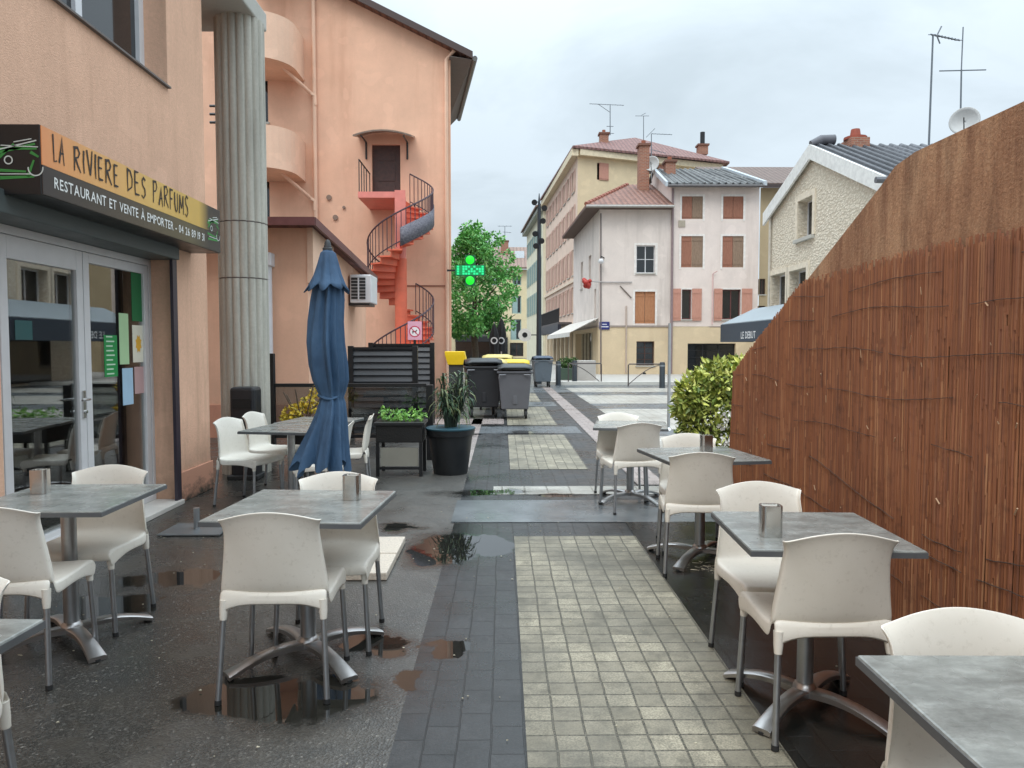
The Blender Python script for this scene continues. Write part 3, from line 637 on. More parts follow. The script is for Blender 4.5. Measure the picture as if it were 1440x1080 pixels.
# ================================================================== TABLES
def make_table():
    root = thing('cafe_table', 'grey', 'table', (0, 0, 0), 0, 'grey topped café tables'); s = .35
    tp = MB().box((-s, -s, .722), (s, s, .75)).build('tabletop', 'laminate', root, .006)
    m = MB(); e = .0015
    m.ext([(-s-e, -s-e, .7225), (s+e, -s-e, .7225), (s+e, -s-e, .7435), (-s-e, -s-e, .7435)], (0, e, 0)); m.ext([(-s-e, s, .7225), (s+e, s, .7225), (s+e, s, .7435), (-s-e, s, .7435)], (0, e, 0))
    m.ext([(-s-e, -s, .7225), (-s-e, s, .7225), (-s-e, s, .7435), (-s-e, -s, .7435)], (e, 0, 0)); m.ext([(s, -s, .7225), (s, s, .7225), (s, s, .7435), (s, -s, .7435)], (e, 0, 0))
    m.build('edge_band', 'laminate_edge', tp)
    MB().tube([(0, 0, .08), (0, 0, .70)], .036, 20).build('pedestal', 'alu', root)
    m = MB(); m.box((-.2, -.035, .700), (.2, .035, .7215)); m.box((-.035, -.2, .700), (.035, .2, .7205)); m.build('bracket', 'dark_metal', root)
    MB().lathe([(.05, .045), (.056, .070), (.046, .092), (.038, .10)], (0, 0, 0), 20).build('hub', 'alu_cast', root)
    for k in range(4):
        w = PI/4+k*PI/2; d = Vector((math.cos(w), math.sin(w), 0)); n = Vector((-d.y, d.x, 0)); m = MB(); vs = []; K = 9
        for i in range(K+1):
            q = i/K; r = .03+.36*q; zt = .078-.052*q**1.5+.016*math.sin(q*PI); th = .030-.008*q; hw = .041-.008*math.sin(q*PI)
            for (sx, z) in ((-1, zt-th), (-1, zt-.006), (-.7, zt), (.7, zt), (1, zt-.006), (1, zt-th)): vs.append(d*r+n*(sx*hw)+Vector((0, 0, max(.004, z))))
        fs = [(i*6+a, i*6+(a+1) % 6, (i+1)*6+(a+1) % 6, (i+1)*6+a) for i in range(K) for a in range(6)]+[tuple(range(6))[::-1], tuple(K*6+a for a in range(6))]
        m.add(vs, fs, True); ft = m.build('base_foot', 'alu_cast', root)
        MB().tube([d*.375+Vector((0, 0, .0)), d*.375+Vector((0, 0, .012))], .02, 10).build('foot_pad', 'rubber', ft)
    return root
tables = [
 (-.96, 3.58, -4, 1.04, 'grey table with a napkin holder at centre left, between two white chairs'),
 (-2.235, 3.78, 1, 1, 'grey table with a napkin holder before the restaurant doors'),
 (1.275, 3.03, -3, .93, 'grey table with a napkin holder close to the reed screen, middle of the right side'),
 (1.24, 1.40, -1, 1.06, 'grey table filling the lower right corner of the view'),
 (1.41, 5.20, 9, 1, 'grey table with a napkin holder in the right row, near the reed screen end'),
 (1.26, 7.22, -10, 1, 'grey table farthest away in the right row, before the bush'),
 (-1.66, 1.73, -2, 1, 'grey table corner cut off at the lower left edge'),
 (-2.02, 7.02, -10, 1, 'grey table left of the blue parasol, nearer of two pushed together'),
 (-1.92, 7.74, -10, 1, 'grey table by the yellow flowers, farther of two pushed together'),
]
proto = make_table()
for i, (x, y, a, s, lb) in enumerate(tables): place(proto, i == 0, (x, y, .010 if x > -.4 else .002), R(a), lb, (s, s, 1))
# napkin holders
def make_holder():
    o = thing('napkin_holder', 'steel', 'napkin holder', (0, 0, 0), 0, 'steel napkin holders on the tables')
    def rr(w, d, r, k=5):
        pts = []
        for (cx, cy, a0) in ((w-r, d-r, 0), (-w+r, d-r, 90), (-w+r, -d+r, 180), (w-r, -d+r, 270)):
            pts += [(cx+r*math.cos(R(a0+90*i/k)), cy+r*math.sin(R(a0+90*i/k))) for i in range(k+1)]
        return pts
    a = rr(.042, .034, .018); b = rr(.036, .028, .014); n = len(a); m = MB()
    vs = [(x, y, 0) for x, y in a]+[(x, y, .125) for x, y in a]+[(x, y, .125) for x, y in b]+[(x, y, .03) for x, y in b]
    m.add(vs, [(r*n+i, r*n+(i+1) % n, (r+1)*n+(i+1) % n, (r+1)*n+i) for r in range(3) for i in range(n)]+[tuple(3*n+i for i in range(n))], True)
    m.build('case', 'steel', o)
    MB().box((-.028, -.02, .03), (.028, .02, .112)).build('napkins', P('paper napkin', (226, 222, 214)), o)
    return o
proto = make_holder()
for i, (px, py, a, lb) in enumerate(((495, 703, -6, 'steel napkin holder on the centre left table'), (57, 694, 8, 'steel napkin holder on the table before the restaurant doors'), (1083, 757, -4, 'largest steel napkin holder, on the right table near the reed screen'), (993, 638, 6, 'small far steel napkin holder on the right table beneath the bush'))):
    g = G(px, py, .75); place(proto, i == 0, (g[0], g[1], .761 if px > 700 else .753), R(a), lb)

# ================================================================== PARASOL
px_, py_ = -1.215, 5.17
pa = thing('parasol', 'closed dark blue parasol tied round the middle', 'parasol', (px_, py_, 0))
MB().tube([(px_, py_, .05), (px_, py_, 2.2)], .022, 12).build('pole', 'steel', pa)
def folds(k, amp, ph=0): return lambda w, z: 1+amp*math.sin(k*w+ph+z*.7)+amp*.55*math.sin((k*2+1)*w+ph*2+z*1.5)
t = NT('navy canvas'); f = t.noise(60, 3, .5, (1, 1, 1)); t.set(Base_Color=t.ramp(t.noise(3, 4), [(.3, lin((46, 72, 100))), (.7, lin((70, 102, 134)))]), Roughness=.75); t.bump(t.noise(14, 5, .6, (1, 1, .35)), .6, .02); M['navy'] = t.m
prof = [(.03, 2.1), (.085, 1.97), (.098, 1.85), (.106, 1.7), (.113, 1.55), (.114, 1.4), (.106, 1.29), (.088, 1.21), (.074, 1.165), (.084, 1.13), (.100, 1.06), (.118, .97), (.138, .87), (.156, .76), (.168, .68)]
mm = MB(); vs = []; n = 96; rnd = random.Random(17); jit = [rnd.uniform(.4, 1.7) for _ in range(16)]; jp = [rnd.uniform(-.5, .5) for _ in range(16)]
for (r, z) in prof:
    am = .13 if z > 1.25 else (.08 if z > 1.12 else .05+.16*(1.12-z)/.45)
    for k in range(n):
        w = 2*PI*k/n; s_ = int(w/(2*PI)*8) % 8; q = r*(1+am*jit[s_]*math.sin(8*w)+am*.6*math.sin(13*w+2+z*3)*jit[s_+8]+.05*math.sin(3*w+z*6)+.03*math.sin(2*w-z*9))
        zz = z-(.035*math.sin(8*w+1)+.02*math.sin(5*w) if z < .7 else 0); vs.append((px_+q*math.cos(w)-.10*max(0, 1.12-z)+.012*math.sin(z*7), py_+q*math.sin(w)+.010*math.cos(z*6), zz))
mm.add(vs, [(i*n+k, i*n+(k+1) % n, (i+1)*n+(k+1) % n, (i+1)*n+k) for i in range(len(prof)-1) for k in range(n)], True); mm.build('canopy', 'navy', pa)
mm = MB(); vs = []; prof2 = [(.028, 2.19), (.05, 2.17), (.068, 2.10), (.088, 2.02), (.115, 1.96), (.138, 1.925)]
for j, (r, z) in enumerate(prof2):
    for k in range(n):
        w = 2*PI*k/n; s_ = int((w/(2*PI)*8+.5)) % 8; am = .13*j/5*jit[s_]; q = r*(1+am*math.cos(8*w)+.05*math.sin(3*w+j)); vs.append((px_+q*math.cos(w), py_+q*math.sin(w), z-(.020*math.cos(8*w)*jit[s_]*max(0, j-3)/2)))
mm.add(vs, [(i*n+k, i*n+(k+1) % n, (i+1)*n+(k+1) % n, (i+1)*n+k) for i in range(len(prof2)-1) for k in range(n)], True); mm.build('vent_cap', 'navy', pa, solid=.004)
MB().lathe([(.001, 2.185), (.034, 2.19), (.034, 2.205), (.026, 2.21), (.026, 2.222), (.022, 2.225), (.022, 2.24), (.012, 2.262), (.001, 2.265)], (px_, py_, 0), 20).build('finial', plain('dark grey plastic', (.05, .055, .06), .4), pa)
pts = [(px_+.074*math.cos(w*.314), py_+.074*math.sin(w*.314), 1.172+.012*math.sin(w*.7)) for w in range(21)]; MB().tube(pts, .011, 6).build('tie_strap', 'navy', pa)
for i, (ax, ay, lb) in enumerate(((.01, -.44, 'pebbled paving slab weighting the blue parasol, right one nearer the centre left table'), (.01, .03, 'pebbled paving slab weighting the blue parasol, right one farther from the table'), (-.46, -.44, 'pebbled paving slab weighting the blue parasol, left one nearer the centre left table'), (-.46, .03, 'pebbled paving slab weighting the blue parasol, left one farther from the table'))):
    tag(MB().box((px_+ax, py_+ay, .004), (px_+ax+.45, py_+ay+.45, .055)).build('paving_slab', plain('pebbled slab', lin((206, 194, 178)), .7, .2, 60, 0, .6, 90), None, .006, loc=(px_+ax, py_+ay, .004)), lb, 'paving slab', 'paving slabs at the parasol foot')
g = G(277, 746)
bs = thing('parasol_stand', 'empty flat grey steel parasol stand beside the restaurant pier', 'parasol stand', (g[0], g[1], 0))
MB().box((g[0]-.24, g[1]-.2, .004), (g[0]+.26, g[1]+.2, .018)).build('plate', plain('worn steel plate', lin((122, 126, 128)), .4, .15, 8, .6), bs, .004)
MB().tube([(g[0], g[1], .018), (g[0], g[1], .19)], .024, 14).build('socket_tube', 'alu', bs)

# ================================================================== WINDSCREEN, PLANTERS, PLANTS
YS = 9.9
ws = thing('glass_windscreen', 'black framed glass windscreen behind the blue parasol', 'windscreen', (XY(490, YS), YS, 0))
xa, xb = XY(380, YS), XY(604, YS)
MB().box((xa-.05, YS-.045, 0), (xa+.05, YS+.045, ZY(497, YS))).build('post', 'black', ws, .004)
MB().box((xb-.045, YS-.045, 0), (xb+.045, YS+.045, ZY(541, YS))).build('post', 'black', ws, .004)
MB().box((xa+.05, YS-.02, ZY(544, YS)), (xb-.045, YS+.02, ZY(539, YS))).build('rail', 'black', ws, .003)
MB().box((xa+.05, YS-.005, .34), (xb-.045, YS+.005, ZY(544, YS))).build('glass_panel', 'screen_glass', ws)
MB().box((xa+.05, YS-.02, .30), (xb-.045, YS+.02, .34)).build('bottom_rail', 'black', ws)
def leafy(mb, c, rad, n, size, rnd, droop=.3, flat=.9, shellp=.5, asp=.45):
    for _ in range(n):
        u = Vector((rnd.gauss(0, 1), rnd.gauss(0, 1), rnd.gauss(0, 1))).normalized(); q = rnd.random()**(1/3)*(1-shellp)+shellp*rnd.uniform(.8, 1.05)
        p = Vector(c)+Vector((u.x*rad[0], u.y*rad[1], u.z*rad[2]))*q
        d = (u*.6+Vector((rnd.uniform(-1, 1), rnd.uniform(-1, 1), rnd.uniform(-1, 1)-droop))).normalized(); s = d.cross(Vector((rnd.uniform(-1, 1), rnd.uniform(-1, 1), rnd.uniform(.3, 1)))).normalized()
        L = size*rnd.uniform(.6, 1.3); w = L*asp*.5; nn = d.cross(s)*L*.12
        mb.add([p, p+d*L*.45+s*w+nn, p+d*L, p+d*L*.45-s*w+nn], [(0, 1, 2), (0, 2, 3)])
greens = [lin(c) for c in ((44, 70, 34), (60, 92, 44), (82, 116, 56), (52, 80, 40), (104, 138, 70))]
M['leaf'] = island('green leaves', greens, .5)
M['leaf_tree'] = island('tree leaves', [lin(c) for c in ((70, 132, 62), (98, 168, 84), (130, 196, 106), (80, 146, 70), (158, 212, 124))], .5)
M['bark'] = plain('bark', (.09, .07, .05), .9, .3, 12, 0, .6, 20)
# black rattan planter with greenery
g = G(556, 672); xa, xb = G(527, 640)[0]+.12, G(592, 668)[0]
pl = thing('planter', 'black woven trough planter on legs with leafy greens', 'planter', (g[0], 8.75, 0))
x0, x1, y0, y1 = XY(527, 8.6), XY(593, 8.6), 8.6, 9.05
mb = MB().box((x0, y0, .40), (x1, y1, .63)); mb.build('trough', plain('black wicker', (.012, .011, .01), .6, .3, 60, 0, .8, 70), pl, .01)
MB().box((x0-.02, y0-.02, .60), (x1+.02, y1+.02, .64)).build('rim', 'black', pl, .006)
for (x, y) in ((x0+.02, y0+.02), (x1-.02, y0+.02), (x0+.02, y1-.02), (x1-.02, y1-.02)): MB().box((x-.02, y-.02, 0), (x+.02, y+.02, .40)).build('leg', 'black', pl)
MB().box((x0+.04, y0+.015, .08), (x1-.04, y0+.035, .11)).build('stretcher', 'black', pl)
MB().box((x0+.05, y0+.02, .12), (x1-.05, y0+.03, .34)).build('lower_panel', P('beige panel', (150, 146, 134)), pl)
rnd = random.Random(2); mb = MB()
for k in range(9): leafy(mb, (x0+.06+(x1-x0-.1)*k/8, 8.82, .68+.05*rnd.random()), (.08, .14, .06), 26, .065, rnd)
mb.build('foliage', island('bright leaves', [lin(c) for c in ((96, 150, 60), (120, 176, 76), (150, 196, 96), (80, 128, 52))], .5), pl)
# yellow flowering plant in black pot behind the table
g = G(420, 640); bx, by = XY(425, 8.9), 8.9
yf = thing('flower_pot', 'yellow flowering plant in a dark pot behind the paired tables', 'plant', (bx, by, 0))
MB().lathe([(.12, 0), (.17, .55), (.18, .56), (.18, .6), (.16, .6), (.15, .55)], (bx, by, 0), 24).build('pot', plain('dark pot', (.02, .02, .02), .5), yf)
mb = MB(); 
for k in range(7):
    a = k*.9; mb.tube([(bx, by, .56), (bx+.1*math.cos(a), by+.08*math.sin(a), .72), (bx+.24*math.cos(a)*(1.3 if k == 0 else 1), by+.15*math.sin(a), .82+(.26 if k == 0 else .04*k))], .007, 5)
mb.build('stem', 'bark', yf)
mb = MB(); rnd = random.Random(8)
for c, rr, n in (((bx-.14, by, .72), .11, 130), ((bx-.04, by, .78), .10, 90), ((bx+.06, by, .86), .08, 60), ((bx+.14, by, .96), .06, 40), ((bx+.22, by, 1.05), .05, 30), ((bx-.2, by, .66), .07, 60), ((bx+.16, by, .80), .10, 70)): leafy(mb, c, (rr, rr, rr*.8), n, .05, rnd, asp=.7)
mb.build('blossom', island('yellow petals', [lin(c) for c in ((214, 180, 40), (190, 160, 50), (226, 198, 70), (130, 130, 50))], .6), yf)
# big potted strap-leaf plant
bx, by = XY(633, 8.85), 8.85
pp = thing('potted_plant', 'tall strap leaved plant in a round black pot', 'plant', (bx, by, 0))
MB().lathe([(.20, 0), (.205, .01), (.265, .46), (.285, .465), (.295, .55), (.28, .555), (.265, .53), (.26, .5), (.001, .495)], (bx, by, 0), 40).build('pot', plain('black plastic pot', (.016, .018, .02), .4), pp)
MB().lathe([(.296, .535), (.300, .54), (.300, .552), (.29, .558)], (bx, by, 0), 40).build('rim', P('teal rim', (46, 84, 96)), pp)
MB().lathe([(.26, .49), (.12, .515), (.001, .52)], (bx, by, 0), 24, caps=False).build('soil', plain('soil', (.02, .015, .01), .9), pp)
rnd = random.Random(4); st, lf = MB(), MB()
for k in range(13):
    a = rnd.uniform(0, 6.28); r0 = rnd.uniform(0, .1); h = rnd.uniform(.45, .78); sp = rnd.uniform(.05, .2)
    b = Vector((bx+r0*math.cos(a), by+r0*math.sin(a), .5)); mid = b+Vector((sp*.6*math.cos(a), sp*.6*math.sin(a), h*.6)); tip = b+Vector((sp*math.cos(a), sp*math.sin(a), h))
    st.tube([b, mid, tip], [.018, .015, .010], 6)
    for j in range(26):
        q = rnd.uniform(.3, 1)**.8; p = b+(mid-b)*min(1, q*1.6) if q < .62 else mid+(tip-mid)*((q-.62)/.38)
        w = rnd.uniform(0, 6.28); el = rnd.uniform(-.2, .9); L = rnd.uniform(.12, .25); d = Vector((math.cos(w)*math.cos(el), math.sin(w)*math.cos(el), math.sin(el))); s = d.cross(Vector((0, 0, 1))).normalized()*.011
        p2 = p+d*L*.5; p3 = p+d*L*.8+Vector((0, 0, -L*.22)); p4 = p+d*L*.95+Vector((0, 0, -L*.6))
        lf.add([p-s*.5, p+s*.5, p2+s, p2-s, p3+s*.8, p3-s*.8, p4], [(0, 1, 2, 3), (3, 2, 4, 5), (5, 4, 6)])
st.build('stem', plain('green stems', lin((44, 58, 44)), .6, .3), pp); lf.build('foliage', island('strap leaves', [lin(c) for c in ((34, 58, 42), (48, 78, 52), (72, 98, 62), (112, 118, 76), (42, 68, 50))], .45), pp)

# variegated bush behind the end of the wall
bx, by = XY(1005, 7.9), 7.9
bu = thing('variegated_bush', 'yellow green variegated bush at the end of the reed screen', 'bush', (bx, by, 0))
mb = MB(); rnd = random.Random(21)
for k in range(9):
    a = rnd.uniform(0, 6.28); mb.tube([(bx+.06*math.cos(a), by+.06*math.sin(a), 0), (bx+.2*math.cos(a), by+.2*math.sin(a), .5), (bx+.32*math.cos(a), by+.3*math.sin(a), .95)], [.014, .01, .006], 5)
mb.build('stem', 'bark', bu)
mb = MB()
for c, r, n in (((0, 0, .74), (.38, .34, .44), 2000), ((-.22, -.05, .98), (.2, .24, .24), 900), ((.10, 0, 1.16), (.34, .28, .22), 1300), ((.36, .02, 1.22), (.24, .2, .2), 560), ((.1, -.1, .45), (.3, .25, .35), 500), ((-.3, 0, .88), (.13, .15, .12), 220), ((-.24, 0, .52), (.16, .2, .2), 240)):
    leafy(mb, (bx+c[0], by+c[1], c[2]), r, n, .085, rnd, asp=.5)
mb.build('foliage', island('variegated leaves', [lin(c) for c in ((84, 108, 44), (204, 206, 104), (110, 132, 56), (222, 220, 134), (140, 154, 66), (62, 86, 38), (192, 196, 92), (104, 122, 50))], .5), bu)
mb = MB()
for k in range(70):
    x = bx+rnd.uniform(-.02, .26); z = rnd.uniform(.42, .86); leafy(mb, (x, by-.36, z), (.02, .02, .02), 3, .045, rnd, asp=.8)
mb.build('blossom', P('white blossom', (232, 228, 222)), bu)

# ================================================================== ORANGE MAIN BUILDING
YB = 24.5
XR = XY(635, YB); XL = -22.0
ob = thing('orange_building', 'tall orange plaster building with curved balconies and rooftop eaves', 'building', (XR, YB, 0))
ze = ZY(72, YB, 637); zr_at = lambda x: ze+(XR-x)*(ZY(0, YB, 490)-ze)/(XR-XY(490, YB, 0))
xd0, xd1, zd0, zd1 = XY(523, YB, 245), XY(563, YB, 245), ZY(287, YB, 540), ZY(203, YB, 540)
wl = MB(); wins = []
for (zt, zb) in ((100, 172), (250, 306), (-60, 22)): wins.append((XY(345, YB, 150)-XL, XY(377, YB, 150)-XL, ZY(zb, YB, 360), ZY(zt, YB, 360)))
fo = facade(wl, (XL, YB, 0), (1, 0), (0, -1), XR-XL, 0, ze, wins+[(xd0-XL, xd1-XL, zd0, zd1)], .25)
wl.quad((XR, YB, ze), (XL, YB, zr_at(XL)), (XL, YB, ze)); BX, BY = XR-.9, 33.0
wl.quad((XR, YB, 0), (BX, BY, 0), (BX, BY, ze), (XR, YB, ze)); wl.quad((BX, BY, 0), (XL, BY, 0), (XL, BY, ze), (BX, BY, ze))
wl.build('wall', 'orange_plaster', ob)
for w in wins: window(fo, w, ob, .22, 'brown_metal', .06, 1)
dr = MB(); dr.fbox(fo, xd0-XL, xd1-XL, -.2, -.12, zd0, zd1)
dw, dh = xd1-xd0, zd1-zd0
for (a, b, c, d) in ((.2, .8, .08, .34), (.2, .8, .4, .68), (.2, .8, .74, .92)): dr.fbox(fo, xd0-XL+dw*a, xd0-XL+dw*b, -.121, -.10, zd0+dh*c, zd0+dh*d)
dr.build('door', 'door_wood', ob)
# roof
rf = MB(); o_ = 1.0; zs = (zr_at(-20)-ze)/(XR+20)
def roofpt(x, y, dz=0): return (x, y, zr_at(x)+dz)
xo = XY(665, 24.2, 68); xo2 = XY(641, 31, 140)
rf.ext([roofpt(xo, YB-.35), roofpt(xo2, 32), roofpt(XL, 33), roofpt(XL, YB-.35)], (0, 0, .16)); rfo = rf.build('roof', tiles('brown roof tiles', lin((112, 78, 66)), .25), ob)
MB().ext([roofpt(xo, YB-.39, -.02), roofpt(XL, YB-.39, -.02), roofpt(XL, YB-.39, .2), roofpt(xo, YB-.39, .2)], (0, -.04, 0)).build('verge_board', plain('dark verge', lin((72, 56, 52)), .6), rfo)
gp = [Vector(roofpt(xo+.07, YB-.40, .02)), Vector(roofpt(xo2+.07, 32, .02))]; MB().tube(gp, .085, 10).build('gutter', plain('zinc gutter', lin((104, 102, 100)), .4, .1, 5, .3), rfo)
MB().ext([(XR+.0, YB-.3, ze-.28), (xo-.02, YB-.3, zr_at(xo)-.02), (xo2-.0, 31.9, zr_at(xo2)-.02), (BX+.0, 32.8, ze-.25)], (0, 0, .015)).build('soffit_board', 'soffit', rfo)
# downpipes and mouldings
xp = XY(443, YB-.1, 200)
MB().tube([(xp, YB-.1, 0), (xp, YB-.1, zr_at(xp)-.1)], .065, 10).build('downpipe', 'orange_light', ob)
xq = XR-.13; MB().tube([(xq, YB-.09, 0), (xq, YB-.09, ze-.3), (xq+.3, YB-.2, ze-.02)], .06, 10).build('downpipe', 'orange_light', ob)
for (xa, ya, yb) in ((392, 90, 135), (392, 240, 283)):
    a = PY(xa, ya, YB-1.2); b = PY(443, yb, YB-.12)
    MB().tube([a, (b[0]-.15, b[1], b[2]+.1), b, (b[0], b[1], b[2]-.3)], .06, 8).build('drain_pipe', 'orange_light', ob)
MB().box((XL, YB-.025, ZY(403, YB, 600)), (XR-.2, YB-.001, ZY(401, YB, 600))).build('string_course', plain('dark joint', lin((150, 104, 84)), .8), ob)
m = MB()
for (px, py) in ((463, 278), (472, 306), (484, 292)):
    p = PY(px, py, YB); m.tube([(p[0], YB-.06, p[2]), (p[0], YB, p[2])], .085 if px < 480 else .05, 12)
m.build('wall_vent', plain('vent grey', lin((140, 118, 104)), .7), ob)
# curved balconies
for (zt, zb) in ((17, 82), (176, 236), (-150, -72)):
    YF = 22.6; z1, z0 = ZY(zt, YF, 390), ZY(zb, YF, 385); x1 = XY(406, YF, 200); r = 1.15
    def outline(ins):
        pts = [(XL+14, YB-.0)]; pts += [(XL+14, YB-2.1+ins)]
        for i in range(9): w = -PI/2+i*PI/16; pts.append((x1-r+(r-ins)*math.cos(w), YB-2.1+r+(r-ins)*math.sin(w)))
        pts.append((x1-ins, YB-.0)); return pts
    a, b = outline(0), outline(.14); m = MB(); n = len(a)
    m.ext([(x, y, z0-.0) for x, y in a], (0, 0, .2))
    for i in range(n-1): m.add([(*a[i], z0+.2), (*a[i+1], z0+.2), (*a[i+1], z1), (*a[i], z1), (*b[i], z0+.2), (*b[i+1], z0+.2), (*b[i+1], z1), (*b[i], z1)], [(0, 1, 2, 3), (7, 6, 5, 4), (3, 2, 6, 7)], 1 < i < n-2)
    bal = m.build('balcony', 'orange_light', ob)
    m = MB(); xs = XY(300, YF, 180)
    for k in range(3): z = z1-.1+k*.24; m.tube([(XL+14, YB-2.15, z+.1), (xs, YB-2.15, z+.1)], .04, 6)
    m.build('balcony_rail', 'dark_metal', bal)
# door canopy
m = MB(); K = 12; xa, xb = XY(500, YB-.5, 195), XY(581, YB-.5, 195); zc = ZY(186, YB-.8, 540); sag = .17; top = []; 
for i in range(K+1): q = i/K*2-1; top.append((xa+(xb-xa)*i/K, zc-sag*q*q))
for i in range(K):
    (x0, z0), (x1, z1) = top[i], top[i+1]; m.ext([(x0, YB-.95, z0), (x1, YB-.95, z1), (x1, YB-.02, z1+.22), (x0, YB-.02, z0+.22)], (0, 0, .05))
cn = m.build('door_canopy', plain('smoked canopy', lin((120, 104, 92)), .3, .2, 8), ob)
for x in (xa+.25, xb-.25): MB().tube([(x, YB-.03, zc-.65), (x, YB-.03, zc-.1), (x, YB-.9, zc-.14)], .03, 6).build('bracket', 'dark_metal', cn)

# annexe
an = thing('annexe', 'low orange annexe with brown edged mono pitch roof', 'building', (-3.6, 12.4, 0))
YA = 12.4; xc = XY(432, YA, 350); zt = ZY(318, YA, 400); ysb = 17.6; zb = ZY(392, ysb, 520)
xr = XY(432, YA, 350)
m = MB(); m.quad((-12, YA, 0), (xr, YA, 0), (xr, YA, zt), (-12, YA, zt)); m.quad((xr, YA, 0), (xr, ysb, 0), (xr, ysb, zb), (xr, YA, zt)); m.quad((xr, ysb, 0), (-12, ysb, 0), (-12, ysb, zb), (xr, ysb, zb))
m.build('wall', 'orange_plaster', an)
m = MB(); pz0 = ZY(398, YA, 440); m.ext([(xr+.001, YA-.02, pz0), (xr+.001, YA+1.5, pz0-.35), (xr+.001, YA+1.5, zt-.15), (xr+.001, YA-.02, zt)], (.10, 0, 0)); m.build('upper_panel', 'orange_light', an)
m = MB(); m.ext([(-12, YA-.45, zt), (xr+.22, YA-.45, zt), (xr+.22, ysb+.2, zb), (-12, ysb+.2, zb)], (0, 0, .05)); rfo = m.build('roof', tiles('annexe roof', lin((110, 70, 62)), .25), an)
m = MB(); m.ext([(-12, YA-.49, zt-.06), (xr+.25, YA-.49, zt-.06), (xr+.25, YA-.49, zt+.07), (-12, YA-.49, zt+.07)], (0, .04, 0)); m.ext([(xr+.22, YA-.45, zt-.06), (xr+.22, ysb+.2, zb-.06), (xr+.22, ysb+.2, zb+.07), (xr+.22, YA-.45, zt+.07)], (.04, 0, 0)); m.build('fascia_board', 'brown_metal', rfo)
MB().box((-12, YA-.03, 0), (xr+.03, YA-.002, .55)).build('plinth', plaster('plinth plaster', lin((206, 150, 126)), None, .4, 50, .5), an)
x = XY(377, YA-.1, 450); m = MB().tube([(x, YA-.1, 0), (x, YA-.1, ZY(362, YA, 375))], .075, 12); m.build('downpipe', 'white_pvc', an)
MB().box((x-.12, YA-.22, ZY(376, YA, 375)), (x+.1, YA-.0, ZY(357, YA, 375))).build('hopper', 'white_pvc', an, .02)
# air conditioner on the annexe
Ya = 15.6; xA, zA0, zA1 = XY(499, Ya, 400), ZY(426, Ya, 508), ZY(386, Ya, 508)
ac = thing('air_conditioner', 'white air conditioner unit on the annexe wall behind the parasol', 'air conditioner', (xA, Ya, zA0))
xB = XY(522, Ya, 400); MB().box((xr+.04, Ya, zA0), (xB, Ya+.75, zA1)).build('casing', 'white_pvc', ac, .02)
m = MB(); gx0, gx1 = xB-.42, xB-.12
for i in range(7): z = zA0+.08+i*(zA1-zA0-.16)/6.5; m.box((gx0, Ya-.012, z), (gx1, Ya-.001, z+.05))
m.build('grille', plain('grille dark', (.03, .03, .03), .6), ac)
MB().box((gx0+.14, Ya-.02, zA0+.07), (gx0+.17, Ya-.012, zA1-.07)).build('grille_bar', 'white_pvc', ac)
MB().box((xr, Ya+.05, zA0-.05), (xB-.05, Ya+.7, zA0-.005)).build('bracket', 'dark_metal', ac)

# ================================================================== SPIRAL STAIR
cx, cy = XY(563, 23.25, 300), 23.25
ss = thing('spiral_stair', 'coral red spiral staircase climbing to the brown door', 'staircase', (cx, cy, 0))
M['stair_red'] = plain('coral red paint', lin((218, 108, 80)), .55, .1, 4); M['stair_pink'] = plain('pink red paint', lin((224, 134, 122)), .55, .08, 4)
ztop = zd0-.03; turn = 3.44; rad = 1.02
MB().tube([(cx, cy, 0), (cx, cy, ztop-1.9)], .19, 20).build('newel', 'stair_red', ss); MB().tube([(cx, cy, ztop-1.9), (cx, cy, ztop)], .17, 20).build('newel', 'stair_pink', ss)
NS = 18; nst = int(ztop/turn*NS)
hz = lambda w: ztop-turn*w/360
for k in range(1, nst+1):
    a0 = 80-(k-1)*360/NS; a1 = a0-360/NS-5; z = ztop-k*turn/NS; m = MB(); pts = []
    ia, oa = .15, rad
    poly = [(cx+ia*math.cos(R(a0)), cy+ia*math.sin(R(a0)), z)]+[(cx+oa*math.cos(R(a0+(a1-a0)*q/4)), cy+oa*math.sin(R(a0+(a1-a0)*q/4)), z) for q in range(5)]+[(cx+ia*math.cos(R(a1)), cy+ia*math.sin(R(a1)), z)]
    m.ext(poly, (0, 0, -.05)); d = Vector((math.cos(R(a0)), math.sin(R(a0)), 0)); b = Vector((cx, cy, z-.045)); 
    m.ext([b+d*.16, b+d*(rad-.03), b+d*(rad-.03)+Vector((0, 0, turn/NS+.04)), b+d*.16+Vector((0, 0, turn/NS+.04))], Vector((-d.y, d.x, 0))*.02)
    m.build('tread', 'stair_red', ss)
lx0 = XY(513, 23.6, 290)
MB().ext([(lx0, cy-.75, ztop-.16), (cx+.1, cy-.75, ztop-.16), (cx+.1, YB-.002, ztop-.16), (lx0, YB-.002, ztop-.16)], (0, 0, .18)).build('landing', 'stair_pink', ss)
MB().box((cx-.06, cy-.78, ztop-1.55), (cx+.26, cy-.752, ztop+.06)).build('stringer_panel', 'stair_pink', ss)
for (aa, ab) in ((80, -250), (-290, -500)):
    m = MB(); mid = []; 
    n = int(abs(ab-aa)/8)
    rail = []
    for i in range(n+1):
        a = aa+(ab-aa)*i/n; z = hz(80-a); p = (cx+rad*math.cos(R(a)), cy+rad*math.sin(R(a)))
        if z < .05: break
        rail.append((*p, z+.95)); mid.append((*p, z+.06)); m.tube([(*p, z-.05), (*p, z+.95)], .013, 4)
    m.tube(rail, .025, 6); m.tube(mid, .018, 6); m.build('railing', plain('dark plum railing', lin((74, 58, 66)), .5), ss)
m = MB(); x = lx0+.03
for y in (cy-.7, cy-.3, cy+.1, cy+.5, YB-.15): m.tube([(x, y, ztop), (x, y, ztop+.98)], .016, 5)
